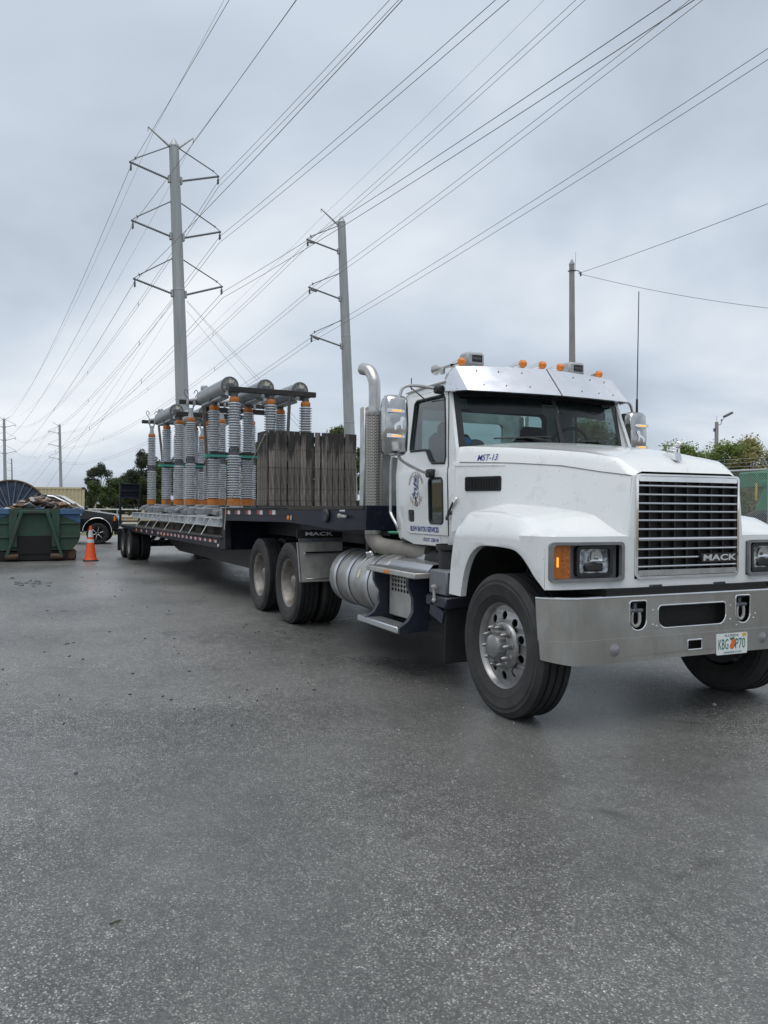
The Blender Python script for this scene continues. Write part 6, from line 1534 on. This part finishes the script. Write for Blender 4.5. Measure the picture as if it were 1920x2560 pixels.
g = G(); g.box((1.20, 0, .42), (.2, 1.7, .14), .03); g.obj('air_dam', 'black_plastic', PK)
g = G(); g.add([(-.045, -.78, 1.255), (-.045, .78, 1.255), (-.84, .62, 1.755), (-.84, -.62, 1.755)], [(0, 1, 2, 3)]); g.tf(lambda p: p+Vector((.012, 0, .018))); g.obj('windscreen', 'car_glass', PK, angle=0)
# ---- shipping container
CT = thing('shipping_container', 'beige corrugated shipping container behind the black pickup', 'container', place(47.0, -17.62), FACE+.36)
L_, D_, Hc = 6.06, 2.44, 2.42
g = G(); rows = []
pts = []; x = -L_+.12
while x < -.12:
    for dx, dy in ((0, 0), (.07, 0), (.105, .035), (.175, .035), (.21, 0)): pts.append((x+dx, dy))
    x += .21
g.grid([[(p, .02+q, z) for p, q in pts] for z in (.15, Hc-.10)]); g.grid([[(p, D_-.02-q, z) for p, q in pts] for z in (.15, Hc-.10)], True)
pe = [(0-.02-q*.6, .1+(p+L_)*(D_-.2)/L_) for p, q in pts]
g.grid([[(p, q, z) for p, q in pe] for z in (.15, Hc-.1)]); g.grid([[(-L_+.02+(-.02-p), q, z) for p, q in pe] for z in (.15, Hc-.1)], True); g.obj('wall_panel', 'container', CT, angle=0)
g = G(); g.box((-L_/2, D_/2, Hc-.07), (L_-.1, D_-.1, .04)); g.obj('roof_panel', 'container', CT)
for y in (.05, D_-.05):
    for z in (.08, Hc-.06): g = G(); g.box((-L_/2, y, z), (L_, .10, .12), .01); g.obj('side_rail', 'container', CT)
    for x in (-.08, -L_+.08):
        g = G(); g.box((x, y, Hc/2), (.14, .12, Hc), .01); g.obj('corner_post', 'container', CT)
        for z in (.06, Hc-.05): g = G(); g.box((x, y, z), (.18, .17, .13), .01); g.obj('corner_casting', 'rust', CT)
for x in (-.08, -L_+.08):
    for z in (.08, Hc-.06): g = G(); g.box((x, D_/2, z), (.12, D_, .12), .01); g.obj('end_rail', 'container', CT)
g = G(); g.box((-.62, .012, 1.15), (.9, .03, .9), .01); g.obj('patch_panel', 'container', CT)
# ---- pipe fence along the field
PF = thing('pipe_fence', 'grey pipe rail fence at the edge of the dry field', 'fence', place(46.0, -16.9), FACE); PF.rotation_euler = (0, 0, FACE-.10)
for k in range(12):
    g = G(); g.cyl((-1+k*2.6, 0, 0), (-1+k*2.6, 0, 1.15), .045, n=8); g.obj('post', 'galv', PF)
for z in (.35, .75, 1.15): g = G(); g.cyl((-1, 0, z), (27.6, 0, z), .035, n=8); g.obj('rail', 'galv_bright', PF)
# ---- trees
random.seed(21)
def crown_mesh(name, m, n, h, w, leaf, seed, base=.25, clumps=26, jag=.8):
    rnd = random.Random(seed); cl = []
    for k in range(clumps):
        t = rnd.random()**.8; z = h*(base+(1-base)*t)
        prof = math.sin(min(1, (t*.92+.10))*PI)**.6
        a = rnd.uniform(0, 2*PI); r = w*prof*rnd.uniform(.25, .95)
        cl.append((Vector((r*math.cos(a), r*math.sin(a), z)), rnd.uniform(.16, .36)*w*jag+.18))
    g = G(); vs = []; fs = []
    for k in range(n):
        c, r = rnd.choice(cl)
        d = Vector((rnd.gauss(0, 1), rnd.gauss(0, 1), rnd.gauss(0, .8))); d.normalize(); p = c+d*r*rnd.uniform(.35, 1.05)
        if p.z < h*base*.6: continue
        u = Vector((rnd.gauss(0, 1), rnd.gauss(0, 1), rnd.gauss(0, .7))).normalized(); v = u.cross(d+Vector((.01, .02, .03))).normalized()
        s_ = leaf*rnd.uniform(.6, 1.4); o = len(vs)
        vs += [p-u*s_, p+v*s_*.55, p+u*s_, p-v*s_*.55]; fs.append((o, o+1, o+2, o+3))
    g.add(vs, fs); return g.mesh(name, m, angle=0), cl
def trunk_mesh(cl, h, w, seed, base):
    rnd = random.Random(seed); g = G(); r0 = .035*h*.55
    g.tube([(0, 0, -.05), (.02*h, .01*h, h*.2), (-.01*h, .02*h, h*.42), (.01*h, 0, h*.7)], [r0, r0*.8, r0*.6, r0*.2], 7)
    for c, r in cl[:14]:
        zz = max(h*.12, c.z*.55); g.tube([(0, 0, zz), (c.x*.5, c.y*.5, (zz+c.z)/2+.05*h), (c.x, c.y, c.z)], [r0*.45, r0*.3, r0*.08], 5)
    return g.mesh('trunk', 'bark')
VAR = {}
for key, (m, n, h, w, leaf, seed, base, cls) in {'oak': ('leaf_dark', 12000, 7.5, 3.0, .13, 1, .22, 34), 'broad': ('leaf_mid', 11000, 6.0, 3.0, .13, 2, .10, 30), 'dark': ('leaf_dark', 11000, 6.0, 2.8, .13, 3, .08, 30), 'willow': ('leaf_bright', 9000, 5.0, 1.7, .065, 4, .12, 34), 'pale': ('leaf_pale', 9000, 5.0, 1.6, .065, 5, .12, 34)}.items():
    me, cl = crown_mesh('crown', m, n, h, w, leaf, seed, base, cls); VAR[key] = (me, trunk_mesh(cl, h, w, seed, base), h)
def tree(kind, depth, lat, hh, lab, group, wide=1.0, rz=None):
    me, tm, h = VAR[kind]; s_ = hh/h
    hh *= .89 if depth > 60 else 1.0
    t = thing('tree', lab, 'tree', place(depth, lat), rz if rz is not None else random.uniform(0, 6), group); t.scale = (s_*wide, s_*wide, s_)
    link('crown', me, t); link('trunk', tm, t)
LT = 'trees beyond the field on the left'
def px(u, dep): return (u-960)/1996.4*dep
for kind, u, dep, hh, wide, lab in (
    ('oak', 252, 95, 5.9, .95, 'dark round-topped oak right of the beige container'),
    ('broad', 232, 78, 3.4, .9, 'low bushy green tree just right of the beige container'),
    ('broad', 292, 80, 3.7, 1.0, 'low green tree behind the upright trailer ramp'),
    ('oak', 352, 84, 6.7, .9, 'dark oak behind the leftmost insulator column'),
    ('dark', 322, 90, 4.6, 1.1, 'dark shrubby tree between the round oak and the ramp'),
    ('broad', 400, 82, 5.2, 1.0, 'green tree behind the left insulator columns'),
    ('dark', 440, 88, 6.3, 1.1, 'dark tree behind the smaller insulators'),
    ('oak', 505, 86, 6.8, 1.1, 'dark oak behind the forked columns in the middle'),
    ('broad', 560, 84, 5.8, 1.1, 'green tree behind the larger insulators'),
    ('dark', 610, 84, 6.4, 1.1, 'dark tree right behind the larger insulators'),
    ('oak', 652, 82, 7.6, .95, 'dark oak rising left of the slatted crates'),
    ('dark', 720, 84, 7.2, 1.1, 'dark tree hidden mostly by the left crate'),
    ('oak', 790, 84, 7.4, 1.0, 'dark oak hidden mostly by the right crate'),
    ('broad', 850, 84, 8.9, .9, 'green tree top showing above the right crate beside the one-sided pole')):
    tree(kind, dep, px(u, dep), hh, lab, LT, wide)
RT = 'trees behind the fence on the right'
for kind, u, dep, hh, wide, lab in (
    ('willow', 1475, 36, 5.4, 1.2, 'leafy tree seen through the windshield'),
    ('willow', 1535, 38, 4.2, 1.1, 'leafy tree hidden behind the far mirror'),
    ('willow', 1690, 38, 4.5, 1.25, 'bright green tree directly behind the hood ornament'),
    ('willow', 1740, 40, 4.2, 1.2, 'green tree between the hood ornament and the lamp post'),
    ('willow', 1815, 38, 4.55, 1.15, 'leafy green tree just right of the lamp post'),
    ('pale', 1872, 38, 4.6, 1.15, 'yellowish tree behind the chain-link fence'),
    ('dark', 1850, 44, 3.4, 1.4, 'low dark tree behind the yellowish tree'),
    ('pale', 1930, 38, 3.9, 1.2, 'pale tree at the right edge of the picture'),
    ('dark', 1610, 46, 3.6, 1.5, 'low dark tree behind the bright green tree')):
    tree(kind, dep, px(u, dep), hh, lab, RT, wide)
# ---- loose bits on the pavement
random.seed(9)
peb = G(); peb.sphere((0, 0, .3), 1.0, 7, 5, (1, .8, .55))
pm = {k: peb.mesh('pebble', k) for k in ('scrap_pale', 'sticker', 'cast_dark')}
bits = [(1541, 1763, .030, 'scrap_pale', 'pale pebble on the pavement in front of the bumper')]
def onground(u, v):
    d = fw+r2*((u-960)/1996.4)-u2*((v-1280)/1996.4); t = -CAM.z/d.z; return CAM+d*t
o = link('pebble', pm['scrap_pale'], None, onground(1785, 1763)); o.scale = (.022, .022, .02); tag(o, 'pale pebble on the pavement in front of the bumper', 'pebble')
o = link('pebble', pm['cast_dark'], None, onground(190, 1934)); o.scale = (.014, .014, .018); tag(o, 'small dark stone on the open pavement at left', 'pebble')
g = G()
for k in range(230):
    u = random.uniform(-50, 1950); v = 1400+random.random()**1.6*1150
    p = onground(u, v); s_ = random.uniform(.003, .007)*(1+max(0, (1900-v))/900)
    Rm = Matrix.Rotation(random.uniform(0, 6), 3, 'Z')
    g.box((p.x, p.y, .003), (s_*random.uniform(1, 2.2), s_, .006), 0, Rm)
o = g.obj('grit', 'scrap_pale', None, angle=0); tag(o, 'scattered pale grit and stone chips on the pavement', 'grit', None, 'stuff')
g = G()
for k in range(95):
    u = random.uniform(-50, 900); v = 1395+random.random()**2.0*420
    p = onground(u, v); s_ = random.uniform(.006, .014)*(1+max(0, (1800-v))/500)
    Rm = Matrix.Rotation(random.uniform(0, 6), 3, 'Z')
    g.box((p.x, p.y, .004), (s_*random.uniform(1, 3), s_*.7, .008), 0, Rm)
o = g.obj('leaf_litter', 'timber_brown', None, angle=0); tag(o, 'scattered dark leaf litter and crumbs on the pavement', 'litter', None, 'stuff')
g = G(); p = onground(275, 2310)
for k in range(3): g.tube(arc([(p.x+.006*k, p.y, .004), (p.x+.012, p.y+.012*k, .008), (p.x-.006, p.y+.03+.006*k, .004)], 4), .0013, 4)
tag(g.obj('grass_clipping', 'leaf_mid', None), 'green grass clipping lying on the foreground pavement', 'grass')
# dark clods by the dumpster
g = G()
for k in range(26):
    p = onground(random.gauss(85, 28), random.gauss(1459, 5)); s_ = random.uniform(.015, .05); g.sphere((p.x, p.y, s_*.2), s_, 6, 4, (1, 1, .5))
tag(g.obj('dirt_clod', 'cast_dark', None), 'scatter of dark dirt clods on the pavement before the dumpster', 'dirt', None, 'stuff')

# ---------------------------------------------------------------- keep the hierarchy at thing > part > sub-part
bpy.context.view_layer.update()
def depth(o):
    d = 0
    while o.parent: o = o.parent; d += 1
    return d
for o in list(SC.objects):
    while depth(o) > 2:
        q = o.parent
        M_ = q.matrix_parent_inverse @ q.matrix_basis @ o.matrix_parent_inverse @ o.matrix_basis
        o.parent = q.parent; o.matrix_parent_inverse = Matrix.Identity(4); o.matrix_basis = M_
for o in SC.objects:
    if o.parent and 'category' in o: del o['category']
